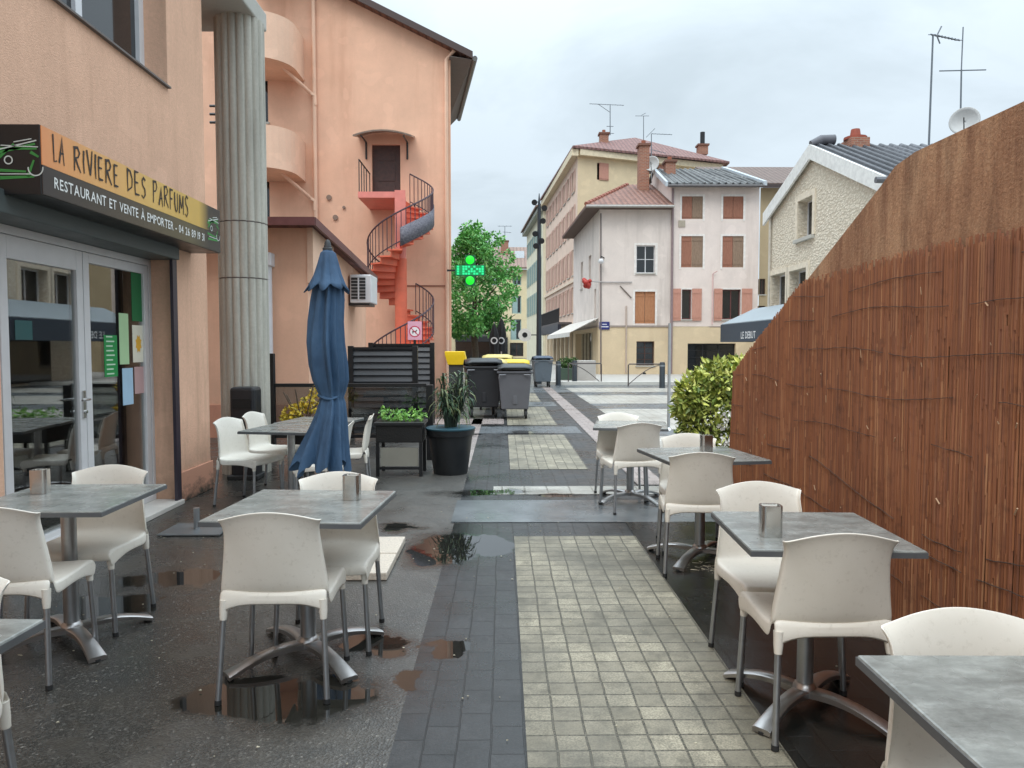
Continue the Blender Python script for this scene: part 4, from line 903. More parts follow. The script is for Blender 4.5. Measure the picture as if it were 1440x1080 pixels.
m.tube([(x, cy-.7, ztop+.98), (x, YB-.1, ztop+.98)], .024, 6); m.build('landing_railing', 'dark_metal', ss)
m = MB(); N_ = 14; vs = []
for i in range(N_+1): a = 15-i*7.0; z = hz(80-a); vs += [(cx+(rad+.03)*math.cos(R(a)), cy+(rad+.03)*math.sin(R(a)), z-.10), (cx+(rad+.03)*math.cos(R(a)), cy+(rad+.03)*math.sin(R(a)), z+.46)]
m.add(vs, [(2*i, 2*i+2, 2*i+3, 2*i+1) for i in range(N_)], True)
t = NT('blue grey screening'); b = t.n('ShaderNodeTexBrick'); b.offset = 0; t.l(t.coord(), b.inputs['Vector']); t.set(Base_Color=t.ramp(t.noise(18, 3, .6, (1, 1, 1.5)), [(.35, lin((84, 84, 94))), (.65, lin((124, 122, 130)))]), Roughness=.8)
m.build('screening_mesh', t.m, ss, solid=.01)
# sign in front of the stair
sx, sy = XY(583, 17.5, 465), 17.5
ns = thing('prohibition_sign', 'small pink and white no dogs sign by the spiral stair', 'sign', (sx, sy, 0))
za, zb_ = ZY(478, sy, 583), ZY(452, sy, 583); MB().box((sx-.03, sy+.01, 0), (sx+.03, sy+.04, za)).build('post', 'dark_metal', ns)
MB().box((sx-.16, sy-.01, za), (sx+.17, sy+.01, zb_)).build('panel', P('pink panel', (226, 170, 190)), ns)
m = MB(); zc = (za+zb_)/2
for i in range(20):
    a, b = i*PI/10, (i+1)*PI/10; m.quad(*[(sx+.005+r*math.cos(w), sy-.0115, zc-.02+r*math.sin(w)) for w, r in ((a, .11), (b, .11), (b, .135), (a, .135))])
m.quad((sx-.08, sy-.0115, zc+.075), (sx-.095, sy-.0115, zc+.06), (sx+.08, sy-.0115, zc-.115), (sx+.095, sy-.0115, zc-.10)); m.build('ring', P('sign red', (200, 60, 90)), ns)
MB().quad(*[(sx+.005+.108*math.cos(i*PI/10), sy-.0105, zc-.02+.108*math.sin(i*PI/10)) for i in range(20)]).build('disc', P('sign white', (236, 232, 234)), ns)
MB().quad(*[(sx+a*.9, sy-.011, zc-.02+b*.9) for a, b in ((-.05, -.06), (-.035, -.06), (-.03, -.02), (.02, -.02), (.03, -.06), (.045, -.06), (.045, .0), (.07, .03), (.05, .05), (.03, .015), (-.05, .01), (-.07, .04), (-.06, -.0))]).build('dog_symbol', P('sign black', (30, 26, 30)), ns)

# slatted fences
def slat_fence(Y, pa, pb, ptop, label, post_r=True):
    xa, xb = XY(pa, Y, 540), XY(pb, Y, 540); zt = ZY(ptop, Y, 540)
    r = thing('slatted_fence', label, 'fence', ((xa+xb)/2, Y, 0), 0, 'black slatted fence panels')
    m = MB(); n = 13
    for i in range(n): z = .08+(zt-.1)*i/n; h_ = (zt-.1)/n; m.ext([(xa+.03, Y-.03, z), (xa+.03, Y+.022, z+h_*1.12), (xa+.03, Y+.030, z+h_*1.10), (xa+.03, Y-.022, z-.004)], (xb-xa-.06, 0, 0))
    m.build('slat_panel', plain('charcoal slats', lin((62, 64, 68)), .4, .12, 3), r)
    for x in (xa, xb): MB().box((x-.045, Y-.045, 0), (x+.045, Y+.045, zt+.03)).build('post', 'black', r, .004)
    MB().box((xa+.045, Y-.03, zt-.03), (xb-.045, Y+.03, zt+.01)).build('top_rail', 'black', r)
slat_fence(12.3, 494, 584, 489, 'black slatted fence panel directly right of the blue parasol')
slat_fence(14.6, 522, 608, 484, 'black slatted fence panel behind the first, under the spiral stair')

# pharmacy cross
Yc = 24.0; X, Z = XY(661, Yc, 380), ZY(380, Yc, 661)
ph = thing('pharmacy_cross', 'lit green pharmacy cross on the orange building corner', 'pharmacy sign', (X, Yc, Z))
m = MB(); a, b = .165, .49
m.ext([(X+x, Yc, Z+z) for x, z in ((-a, -b), (a, -b), (a, -a), (b, -a), (b, a), (a, a), (a, b), (-a, b), (-a, a), (-b, a), (-b, -a), (-a, -a))], (0, .16, 0)); m.build('cross_body', emit('lit green casing', (.0, .16, .05), .55), ph)
MB().box((X-.46, Yc-.004, Z-.155), (X+.46, Yc-.0005, Z+.155)).build('lit_bar', emit('green bar glow', (.0, .36, .10), .7), ph)
EL = emit('green lamp', (.01, .75, .03), 1.25)
for z in (.33, -.33):
    m = MB().lathe([(.14, 0), (.11, .02), (.0005, .03)], (0, 0, 0), 20, caps=False); m.v = [(X+x, Yc-.004-zz, Z+z+y) for x, y, zz in m.v]; m.build('lamp', EL, ph)
m = MB(); 
pat = ["1.111.11.1", "1.1.111.11", "1.11.1.111", "1.111.1..1"]
for r_, row in enumerate(pat):
    for c_, ch in enumerate(row*1):
        if ch == '1': x = X-.42+c_*.088; z = Z-.14+r_*.075; m.box((x, Yc-.012, z), (x+.066, Yc-.001, z+.058))
m.build('led_text', emit('green led', (.02, .8, .28), 1.15), ph)
MB().box((X-.75, Yc+.06, Z-.03), (X-.16, Yc+.10, Z+.03)).build('arm', 'dark_metal', ph)

# ================================================================== BINS
def make_bin():
    o = thing('wheeled_bin', 'bin', 'bin', (0, 0, 0), 0, 'large wheeled refuse bins')
    m = MB(); lo = [(-.30, -.34), (.30, -.34), (.30, .34), (-.30, .34)]; hi = [(-.37, -.40), (.37, -.40), (.37, .42), (-.37, .42)]
    m.add([(x, y, .20) for x, y in lo]+[(x, y, .98) for x, y in hi], [(3, 2, 1, 0), (4, 5, 6, 7), (0, 1, 5, 4), (1, 2, 6, 5), (2, 3, 7, 6), (3, 0, 4, 7)])
    m.box((-.05, -.365, .3), (.05, -.33, .5)); body = m.build('bin_body', plain('grey bin plastic', lin((98, 98, 102)), .5, .06), o, .03)
    MB().box((-.395, -.425, .955), (.395, .445, 1.0)).build('rim', plain('bin rim', lin((80, 80, 84)), .5), o, .015)
    for sx in (-1, 1): MB().tube([(sx*.2, -.42, .93), (sx*.34, -.46, .93), (sx*.35, -.44, .86)], .015, 6).build('handle', plain('bin handle', lin((120, 120, 124)), .5), o)
    m = MB(); vs = []; K = 8
    for i in range(K+1):
        q = i/K; y = -.43+.89*q; z = 1.0+.13*math.sin(PI*min(1, .12+.88*q))**.8
        vs += [(-.38, y, z-.02), (-.25, y, z+.015), (.25, y, z+.015), (.38, y, z-.02)]
    m.add(vs, [(i*4+k, i*4+k+1, i*4+5+k, i*4+4+k) for i in range(K) for k in range(3)], True); m.build('lid', plain('dark lid', lin((56, 62, 64)), .45), o, solid=.03)
    for sx in (-1, 1):
        for sy in (-1, 1):
            w = MB(); w.tube([(sx*.25-.025, sy*.27, .085), (sx*.25+.025, sy*.27, .085)], .085, 16); w.box((sx*.25-.03, sy*.27-.04, .1), (sx*.25+.03, sy*.27+.04, .21)); w.build('wheel', 'rubber', o)
    return o
def swap(o, part, mat):
    for ch in o.children:
        if ch.name.split('.')[0] == part:
            ch.data = ch.data.copy(); ch.data.materials[0] = mat
proto = make_bin()
bl = plain('black bin plastic', (.022, .022, .025), .5, .1); dk = plain('black bin lid', (.03, .034, .038), .45); ye = plain('yellow lid', lin((226, 196, 60)), .5, .08); yb = plain('faded yellow lid', lin((206, 190, 120)), .55, .1); slate = plain('slate bin', lin((92, 102, 110)), .5, .06); sl = plain('slate lid', lin((70, 84, 104)), .45)
bins = [(724, 590, 0, None, None, 'grey wheeled bin with green black lid, front right of the bin cluster', 1),
        (678, 588, 6, bl, dk, 'black wheeled bin beside the potted plant, front left of the bin cluster', 1.1),
        (763, 545, 4, slate, sl, 'lone slate grey wheeled bin out on the plaza by the lamp mast', 1.02),
        (690, 577, 2, bl, yb, 'bin with faded yellow lid behind the black bin', 1.06),
        (724, 574, -2, bl, ye, 'bin with bright yellow lid behind the grey bin', 1.04),
        (700, 566, -3, bl, yb, 'yellow lidded bin at the back of the cluster', 1.13)]
for i, (px, py, a, bm, lm, lb, s) in enumerate(bins):
    g = G(px, py); o = place(proto, i == 0, (g[0], g[1]+.4, .01), R(a), lb, (s*.95, s, s))
    if bm: swap(o, 'bin_body', bm); swap(o, 'rim', bm)
    if lm: swap(o, 'lid', lm)
# yellow box behind the pot plant
g = G(642, 585); yx, yy = XY(641, 17.4, 505), 17.4
yb_ = thing('collection_box', 'bright yellow box on a dark stand behind the strap leaved plant', 'box', (yx, yy, 0))
MB().box((yx-.16, yy-.12, 0), (yx+.16, yy+.2, ZY(512, yy, 640))).build('stand', plain('grey post', (.05, .05, .05), .5), yb_)
z0, z1 = ZY(513, yy, 640), ZY(494, yy, 640); MB().ext([(yx-.25, yy-.18, z1), (yx-.25, yy-.18, z1-.09), (yx-.18, yy-.16, z0), (yx-.18, yy+.2, z0), (yx-.25, yy+.22, z1)], (.46, 0, 0)).build('yellow_case', plain('yellow plastic', lin((240, 200, 30)), .4, .05), yb_, .015)

# ================================================================== STREET FURNITURE
g = G(758, 541); lx, ly = XY(758, 30.5, 400), 30.5
lm = thing('lamp_mast', 'tall dark street light mast with clustered round projectors', 'street lamp', (lx, ly, 0))
zt = ZY(272, ly, 758); MB().tube([(lx, ly, 0), (lx, ly, 3), (lx, ly, zt-.6), (lx, ly, zt)], [.12, .10, .07, .015], 12).build('mast', plain('dark blue grey steel', lin((44, 52, 60)), .45), lm)
for (px, py) in ((752, 284), (766, 292), (764, 310), (753, 328), (762, 338), (754, 345)):
    p = PY(px, py, ly); m = MB(); dx = p[0]-lx; m.tube([(lx, ly, p[2]), (p[0], ly-.02, p[2])], .022, 6); m.tube([(p[0]-.02, ly-.16, p[2]-.05), (p[0], ly+.12, p[2]+.03)], [.12, .09], 14); m.build('projector', plain('projector black', (.02, .022, .026), .4), lm)
x = XY(941, 13.3, 520); pg = thing('slim_post', 'slim pale grey post standing behind the far right table', 'post', (x, 13.3, 0))
MB().tube([(x, 13.3, 0), (x, 13.3, 1.95)], .028, 10).build('shaft', plain('galvanised post', lin((170, 172, 172)), .4, .1, 5, .5), pg); MB().lathe([(.07, .01), (.06, .03), (.03, .06)], (x, 13.3, 0), 14).build('foot_plate', 'steel', pg)
def make_barrier():
    o = thing('street_barrier', 'b', 'barrier', (0, 0, 0), 0, 'arched steel pedestrian barriers')
    m = MB(); w, h = .67, .86; m.tube([(-w, 0, 0), (-w, 0, h-.04), (-w+.04, 0, h), (w-.04, 0, h), (w, 0, h-.04), (w, 0, 0)], .025, 8); m.build('tube_frame', plain('barrier steel', lin((78, 70, 68)), .45), o)
    MB().tube([(-w, 0, .06)]+[(-w+2*w*i/12, 0, .06+(h-.10)*math.sin(PI/2*i/12)) for i in range(1, 12)], .016, 6).build('arch', plain('barrier arch', lin((84, 76, 74)), .45), o)
    return o
proto = make_barrier()
for i, (px, py, a, lb, fl) in enumerate(((907, 543, 0, 'arched street barrier before the beige ground floor window', 1), (822, 541, 4, 'arched street barrier beside the stone planter and corner house', -1))):
    g = G(px, py); place(proto, i == 0, (g[0], g[1]-.1, .0), R(a), lb, (fl, 1, 1))
def make_bollard():
    o = thing('bollard', 'b', 'bollard', (0, 0, 0), 0, 'dark street bollards')
    MB().lathe([(.12, 0), (.12, .02), (.105, .03), (.10, .92), (.085, .96), (.0005, .97)], (0, 0, 0), 20).build('bollard_body', plain('bollard paint', lin((52, 60, 66)), .45), o)
    MB().lathe([(.108, .80), (.108, .86)], (0, 0, 0), 20).build('band', plain('band grey', lin((120, 126, 130)), .5), o); return o
proto = make_bollard()
for i, (px, py, lb) in enumerate(((931, 546, 'dark bollard right of the barrier below the beige wall'), (785, 542, 'dark bollard beside the lone slate grey bin'), (808, 540, 'dark bollard by the green planter at the corner house'))):
    g = G(px, py); place(proto, i == 0, (g[0], g[1], 0), 0, lb)
# planters at the corner house
X0, X1, Y_ = XY(812, 31, 520), XY(838, 31, 520), 31.0
sp = tag(MB().box((X0, Y_, .1), (X1, Y_+.7, ZY(507, Y_, 820))).build('stone_planter', 'pavement', None, .03, loc=(X0, Y_, .1)), 'pale stone planter block at the corner house entrance', 'planter')
X0, X1 = XY(788, 31.5, 520), XY(811, 31.5, 520)
gp_ = thing('green_planter', 'grey street planter full of green shrubs by the corner house', 'planter', ((X0+X1)/2, 31.5, .1))
MB().box((X0, 31.3, .1), (X1, 31.9, .62)).build('box', plain('planter green', lin((66, 84, 70)), .5), gp_, .02)
mb = MB(); rnd = random.Random(6); 
for k in range(5): leafy(mb, (X0+(X1-X0)*(k+.5)/5, 31.6, .8), (.16, .24, .26), 150, .12, rnd)
mb.build('foliage', 'leaf', gp_)

# ================================================================== FAR HOUSES
def front_house(name, label, px0, px1, Y, ztop_px, base_px=531, ops=(), wallmat='', depth=9, lower=None, gm=None): pass
YH = 38.0
# --- corner house
PW = plaster('pale pinkish render', lin((224, 212, 204)), lin((170, 156, 146)), .3, 30, .75, 1.2); BG = plaster('beige ground floor render', lin((216, 196, 164)), lin((188, 160, 128)), .3, 30, .5, .8)
PK = plaster('pale pink render', lin((228, 214, 206)), lin((186, 170, 160)), .25, 30, .6, 1.0)
ch = thing('corner_house', 'pale corner house with red tiled hip roof and arched window', 'house', (XY(888, YH), YH, .1))
xa, xb = XY(842, YH, 480), XY(942, YH, 480); ZL, ZE = ZY(459, YH, 880), ZY(293, YH, 880)
def opx(xo, Y, l, t_, r_, b_): a = PY(l, t_, Y); b = PY(r_, b_, Y); return (a[0]-xo, b[0]-xo, b[2], a[2])
o1, o2, o3 = opx(xa, YH, 895, 345, 921, 384), opx(xa, YH, 893, 410, 921, 455), opx(xa, YH, 895, 480, 920, 514)
m = MB(); fr1 = facade(m, (xa, YH, 0), (1, 0), (0, -1), xb-xa, ZL, ZE, [o1, o2], .2)
dl = Vector((-.034, 1, 0)).normalized(); Ls = 10.2; e = Vector((xa, YH, 0))+dl*Ls
nl = Vector((-dl.y, dl.x, 0)); frl = m.frame((e.x, e.y, 0), (-dl.x, -dl.y), (nl.x, nl.y))
so = [(3.4, 4.3, 5.0, 6.6), (6.6, 7.5, 5.0, 6.6), (8.7, 9.25, 2.9, 4.6)]
facade(m, (e.x, e.y, 0), (-dl.x, -dl.y), (nl.x, nl.y), Ls, ZL, ZE, so, .2)
m.quad((xb, YH, ZL), (xb, e.y, ZL), (xb, e.y, ZE), (xb, YH, ZE)); m.quad((e.x, e.y, ZL), (e.x, e.y, ZE), (xb, e.y, ZE), (xb, e.y, ZL)); m.build('upper_wall', PW, ch)
for s_ in so: window(frl, s_, ch, .18)
m = MB(); fr2 = facade(m, (xa-.012, YH-.012, 0), (1, 0), (0, -1), xb-xa+.012, .1, ZL, [(o3[0]+.012, o3[1]+.012, o3[2], o3[3])], .3)
so2 = [(1.2, 8.2, .3, 2.35)]
frl2 = facade(m, (e.x-.012, e.y, 0), (-dl.x, -dl.y), (nl.x, nl.y), Ls, .1, ZL, so2, .5); m.build('lower_wall', BG, ch)
mm = MB(); mm.fbox(frl2, 1.2, 8.2, -.5, -.45, .3, 2.35); sf = mm.build('shopfront', 'pane', ch); mm = MB()
for k in range(6): mm.fbox(frl2, 1.2+k*1.36, 1.32+k*1.36, -.45, -.38, .3, 2.35)
mm.build('frame', plain('cream frame', lin((206, 196, 170)), .6), sf)
window(fr1, o1, ch, .16, 'white_pvc', .045, 1, 1)
a, b, c, d = o2; u = (a+b)/2; 
for (p, q) in ((a, u-.01), (u+.01, b)): shutter(fr1, p, q, c, d, ch, 'shutter_amber', -.1)
mm = MB(); fw = mm.frame((xa-.012, YH-.012, 0), (1, 0), (0, -1)); o3b = (o3[0]+.012, o3[1]+.012, o3[2], o3[3]); window(fr2, o3b, ch, .25, 'door_wood', .06, 1, 3)
def surround(fr, o, w, root, arch=0):
    a, b, c, d = o; m = MB(); m.fbox(fr, a-w, a, -.01, .02, c-w, d+w); m.fbox(fr, b, b+w, -.01, .02, c-w, d+w); m.fbox(fr, a, b, -.01, .02, d, d+w); m.build('window_surround', plain('pale surround', lin((226, 220, 214)), .7), root)
surround(fr1, o1, .12, ch); surround(fr1, o2, .10, ch)
mm = MB(); mm.fbox(fr1, -.03, xb-xa, -.02, .05, ZL-.04, ZL+.05); mm.fbox(frl, 0, Ls+.03, -.02, .05, ZL-.04, ZL+.05); mm.build('string_course', plain('grey course', lin((150, 138, 130)), .8), ch)
# hip roof
TR = tiles('old red tiles', lin((118, 80, 68)), .28, lin((150, 108, 92)))
ov = .55; rx, ry, rz = XY(912, 43, 262), 43.0, ZY(262, 43, 912)
A_, B_, C_, D_ = (xa-.75, YH-ov, ZE), (xb+.02, YH-ov, ZE), (e.x-.75, e.y, ZE), (xb+.02, e.y, rz)
m = MB(); m.ext([A_, B_, (xb+.02, ry, rz), (rx-1.2, ry, rz)], (0, 0, .10)); m.ext([A_, (rx-1.2, ry, rz), (rx-1.2, e.y, rz), C_], (0, 0, .10)); rfo = m.build('roof', TR, ch)
m = MB(); m.ext([(A_[0], A_[1], ZE-.06), (B_[0], B_[1], ZE-.06), (xb, YH+.02, ZE-.06), (xa, YH+.02, ZE-.06)], (0, 0, .05)); m.ext([(A_[0], A_[1], ZE-.06), (xa, YH, ZE-.06), (e.x, e.y, ZE-.06), (C_[0], C_[1], ZE-.06)], (0, 0, .05)); m.build('soffit_board', plain('dark soffit', lin((96, 78, 70)), .8), rfo)
MB().tube([(A_[0], A_[1]-.05, ZE+.0), (B_[0], B_[1]-.05, ZE)], .07, 8).build('gutter', plain('pale gutter', lin((170, 166, 160)), .5), rfo)
m = MB(); a, b = Vector(A_)+Vector((0, 0, .12)), Vector((rx-1.2, ry, rz+.12))
for i in range(16): q0, q1 = a+(b-a)*i/16, a+(b-a)*(i+.85)/16; m.tube([q0, q1], [.11, .09], 8)
m.build('ridge_tiles', plain('ridge tile', lin((150, 92, 76)), .7), rfo)
# fittings of the corner house
p = PY(850, 458, YH-.02); sgn = thing('street_name_plate', 'small blue enamel street name plate on the corner house', 'sign', p)
MB().box((p[0]-.26, YH-.06, p[2]-.2), (p[0]+.26, YH-.015, p[2]+.2)).build('plate', plain('blue enamel', lin((38, 44, 112)), .3), sgn)
m = MB(); m.box((p[0]-.12, YH-.064, p[2]+.05), (p[0]+.12, YH-.061, p[2]+.09)); m.box((p[0]-.2, YH-.064, p[2]-.08), (p[0]+.2, YH-.061, p[2]-.03)); m.build('lettering', P('enamel white', (220, 222, 230)), sgn)
p = PY(848, 366, YH-.3); cam_ = thing('security_camera', 'white dome security camera on the corner house edge', 'camera', p)
m = MB(); m.ball((p[0]-.1, p[1], p[2]-.05), .14, 6); m.build('dome', 'white_pvc', cam_); MB().tube([(p[0]-.1, p[1], p[2]+.05), (p[0]-.1, p[1], p[2]+.2), (p[0]+.1, YH, p[2]+.15)], .03, 6).build('arm', 'dark_metal', cam_)
p = PY(827, 398, YH-.4); hb = thing('hanging_sign', 'red flower shaped sign hanging on a bracket at the house corner', 'sign', p)
m = MB(); rnd = random.Random(9)
for k in range(9): m.ball((p[0]+rnd.uniform(-.22, .22), p[1]+rnd.uniform(-.15, .15), p[2]+rnd.uniform(-.2, .22)), rnd.uniform(.09, .16), 6)
m.build('red_ornament', plain('red lacquer', lin((172, 50, 40)), .5), hb); q = PY(889, 396, YH-.06); MB().tube([(p[0], p[1], p[2]+.1), (xa+.1, YH-.06, p[2]+.08), (q[0], q[1], p[2]+.08)], .03, 6).build('bracket', plain('bracket grey', lin((170, 166, 164)), .6), hb)
a, b = PY(872, 402, YH-.05), PY(888, 419, YH-.05); MB().tube([a, b], .03, 6).build('strut', plain('rusty strut', lin((120, 106, 100)), .6), hb)
m = MB()
for (px, py0, py1) in ((843, 300, 528),): a, b = PY(px+2, py0, YH-.05), PY(px+2, py1, YH-.05); m.tube([a, b], .035, 6)
m.build('cable', plain('grey cable', lin((120, 110, 108)), .7), ch)
a = PY(881, 430, YH-.06); m = MB().tube([(a[0], YH-.06, .2), (a[0], YH-.06, a[2])], .04, 6); m.build('conduit', plain('conduit', lin((186, 168, 156)), .7), ch)
m = MB(); 
a = PY(904, 530, YH)
p = PY(906, 526, YH); MB().tube([(p[0], YH-.03, p[2]), (p[0], YH+.02, p[2])], .09, 12).build('vent_hole', 'black', ch)
# dark doorway on the side with awning
aw = MB(); Z1, Z0 = ZY(447, 36.5, 830), ZY(468, 38, 830)
def along(t, n=0): q = Vector((xa, YH, 0))+dl*t+nl*n; return q
aw.ext([(*along(.1, .02)[:2], 3.0), (*along(12, .02)[:2], 3.0), (*along(12, 1.5)[:2], 2.25), (*along(.1, 1.5)[:2], 2.25)], (0, 0, .04)); awo = aw.build('awning', plain('cream awning cloth', lin((206, 200, 192)), .8), ch)
m = MB(); m.ext([(*along(.1, 1.5)[:2], 2.05), (*along(12, 1.5)[:2], 2.05), (*along(12, 1.5)[:2], 2.25), (*along(.1, 1.5)[:2], 2.25)], (-.02, 0, 0)); m.build('valance', plain('awning valance', lin((214, 210, 204)), .8), awo)

# --- pink house
ph_ = thing('pink_house', 'pale pink house with brown shutters and grey tiled roof', 'house', (XY(1003, YH), YH, .1))
xp0, xp1 = xb+.004, XY(1066, YH, 400); ZP = ZY(263, YH, 1000)
cl_ops = [opx(xp0, YH, *q) for q in ((959, 276, 988, 308), (1017, 276, 1045, 308), (958, 332, 988, 376), (1016, 332, 1045, 376))]
op_ops = [opx(xp0, YH, 959, 407, 972, 449), opx(xp0, YH, 1016, 407, 1041, 449)]
m = MB(); frp = facade(m, (xp0, YH, 0), (1, 0), (0, -1), xp1-xp0, ZL, ZP, cl_ops+op_ops, .2); m.quad((xp0, YH, ZL), (xp0, YH, ZP), (xp0, YH+4.5, ZP+1.7), (xp0, YH+9, ZP), (xp0, YH+9, ZL)); m.quad((xp1, YH, ZL), (xp1, YH+9, ZL), (xp1, YH+9, ZP), (xp1, YH+4.5, ZP+1.7), (xp1, YH, ZP)); m.build('upper_wall', PK, ph_)
gr_op = opx(xp0, YH, 967, 483, 1034, 522); m = MB(); frg = facade(m, (xp0, YH-.012, 0), (1, 0), (0, -1), xp1-xp0, .1, ZL-.05, [gr_op], .3); m.build('lower_wall', BG, ph_)
window(frg, gr_op, ph_, .25, 'dark_metal', .07, 2, 3, name='shop_window')
for i, (a, b, c, d) in enumerate(cl_ops):
    u = (a+b)/2; surround(frp, (a, b, c, d), .10, ph_)
    for k, (p, q) in enumerate(((a, u-.008), (u+.008, b))): shutter(frp, p, q, c, d, ph_, ('shutter_wood' if k == 0 else 'shutter_old') if i in (0, 2, 3) else 'shutter_wood', -.06)
for i, o_ in enumerate(op_ops):
    window(frp, o_, ph_, .18, 'brown_metal', .05, 1 if i else 0); surround(frp, o_, .08, ph_)
for (l, r_) in ((945, 957), (973, 986), (1004, 1015), (1043, 1057)):
    o_ = opx(xp0, YH, l, 406, r_, 451); shutter(frp, max(.01, o_[0]), o_[1], o_[2], o_[3], ph_, 'shutter_pink', .03)
GT = tiles('grey pantiles', lin((84, 86, 88)), .40, lin((126, 126, 124)), 'x', .7, .75)
m = MB(); ov = .5; yr = YH+4.5; zr = ZY(241, yr, 960); xq0 = XY(918, yr, 241); xq1 = XY(1013, yr, 241)
m.ext([(xp0-.35, YH-ov, ZP-.05), (xp1+.1, YH-ov, ZP-.05), (xq1+.15, yr, zr), (xq0, yr, zr)], (0, 0, .12)); m.ext([(xq0, yr, zr), (xq1+.15, yr, zr), (xp1+.1, YH+9, ZP), (xp0-.35, YH+9, ZP)], (0, 0, .12)); 
for k in range(14):
    q = k/13; m.tube([(xq0+.1+(xq1-xq0-.1)*q, yr, zr+.11), (xp0-.2+(xp1-xp0+.1)*q, YH-ov, ZP+.06)], .075, 8)
rfo = m.build('roof', GT, ph_)
FL = plain('zinc flashing', lin((176, 184, 190)), .4); MB().ext([(xp0-.42, YH-ov-.02, ZP-.08), (xp0-.3, YH-ov-.02, ZP-.08), (xq0+.08, yr, zr+.02), (xq0-.1, yr, zr+.02)], (0, 0, .24)).build('verge_flashing', FL, rfo); m = MB(); m.ext([(xp1+.02, YH-ov-.02, ZP-.02), (xp1+.2, YH-ov-.02, ZP-.02), (xq1+.3, yr, zr+.05), (xq1+.05, yr, zr+.05)], (0, 0, .22)); m.build('verge_flashing', FL, rfo)
MB().tube([(xp0-.3, YH-ov-.06, ZP-.06), (xp1+.05, YH-ov-.06, ZP-.06)], .075, 8).build('gutter', plain('dark gutter', lin((88, 84, 84)), .5), rfo)
BR = NT('chimney brick'); b = BR.n('ShaderNodeTexBrick'); BR.l(BR.coord((1, 1, 1)), b.inputs['Vector']); mp = BR.n('ShaderNodeMapping'); mp.inputs['Rotation'].default_value = (PI/2, 0, 0); BR.l(BR.co.outputs['Object'], mp.inputs[0]); BR.l(mp.outputs[0], b.inputs['Vector'])
for k, v in (('Scale', 1), ('Brick Width', .24), ('Row Height', .08), ('Mortar Size', .01)): b.inputs[k].default_value = v
b.inputs['Color1'].default_value = (*lin((164, 106, 82)), 1); b.inputs['Color2'].default_value = (*lin((138, 88, 70)), 1); b.inputs['Mortar'].default_value = (*lin((160, 140, 124)), 1); BR.set(Base_Color=b.outputs['Color'], Roughness=.85); BR = BR.m
def chimney(px0, px1, pyt, pyb, Y, root, cap=True, mat=None, d=.7):
    a = PY(px0, pyt, Y); b = PY(px1, pyb, Y); m = MB().box((a[0], Y-d/2, b[2]), (b[0], Y+d/2, a[2])); c = m.build('chimney', mat or BR, root)
    if cap: MB().box((a[0]-.08, Y-d/2-.08, a[2]), (b[0]+.08, Y+d/2+.08, a[2]+.12)).build('chimney_cap', plain('chimney cap', lin((120, 84, 70)), .8), c); MB().tube([((a[0]+b[0])/2, Y, a[2]+.12), ((a[0]+b[0])/2, Y, a[2]+.35)], .12, 10).build('chimney_pot', plain('terracotta pot', lin((150, 90, 68)), .8), c)
    return c
chimney(898, 911, 207, 275, 41.5, ph_, True); chimney(935, 948, 230, 250, 41, ph_, True)
a = PY(942, 262, YH-.1); MB().tube([(xp0+.05, YH-.1, .15), (xp0+.05, YH-.1, ZP-.1)], .06, 8).build('downpipe', plain('mauve downpipe', lin((138, 120, 122)), .6), ph_)
p = PY(1004, 385, YH-.05); MB().tube([(p[0]-.05, YH-.05, ZL+.1), (p[0]-.05, YH-.05, p[2]), (p[0]+.12, YH-.2, p[2]+.12)], .03, 6).build('vent_pipe', plain('pink conduit', lin((214, 180, 176)), .6), ph_)
a = PY(954, 310, YH-.02); b = PY(962, 319, YH-.02); MB().box((a[0], YH-.05, b[2]), (b[0]+.05, YH-.001, a[2])).build('wall_vent', plain('vent beige', lin((170, 160, 144)), .8), ph_)
dish = lambda p, r, label: None
def make_dish(p, r, yawd, label, pole=.6):
    o = thing('satellite_dish', label, 'satellite dish', p); m = MB(); K = 6; n = 24; vs = []
    Rm = Matrix.Rotation(R(yawd), 3, 'Z') @ Matrix.Rotation(R(84), 3, 'X')
    for i in range(K+1):
        q = max(.01, i/K)*r
        for k in range(n): vs.append(Vector(p)+Rm @ Vector((q*math.cos(2*PI*k/n), q*math.sin(2*PI*k/n), .35*q*q/r)))
    m.add(vs, [(i*n+k, i*n+(k+1) % n, (i+1)*n+(k+1) % n, (i+1)*n+k) for i in range(K) for k in range(n)], True); m.build('reflector', plain('dish grey', lin((186, 186, 184)), .5, .06), o, solid=.02)
    c = Vector(p)+Rm @ Vector((0, r*.1, r*.75)); e_ = Vector(p)+Rm @ Vector((0, -r*.9, r*.3)); MB().tube([e_, c], .02*r/.45, 6).build('feed_arm', 'dark_metal', o)
    MB().tube([Vector(p)+Vector((0, .12, 0)), Vector(p)+Vector((0, .16, -pole))], .03, 6).build('mount', 'steel', o); return o
make_dish(PY(917, 231, 41.2), .42, -25, 'small satellite dish beside the tall brick chimney', 1.0)
AN = plain('antenna metal', lin((110, 116, 122)), .5, .1, 5, .4)
def antenna(px, pyb, pyt, Y, arms, label, r=.03, xoff=0):
    p = PY(px, pyb, Y); t_ = PY(px+xoff, pyt, Y); o = thing('antenna', label, 'antenna', p); MB().tube([p, t_], [r, r*.8], 6).build('mast', AN, o)
    for (dx0, dz0, dx1, dz1, els, eh) in arms:
        a = Vector(t_)+Vector((dx0, 0, dz0)); b = Vector(t_)+Vector((dx1, 0, dz1)); m = MB().tube([a, b], r*.6, 5)
        for k in range(els):
            c = a+(b-a)*((k+.5)/els); m.tube([c+Vector((0, -eh, -eh*.4)), c+Vector((0, eh, eh*.4))], r*.4, 4)
        m.build('aerial', AN, o)
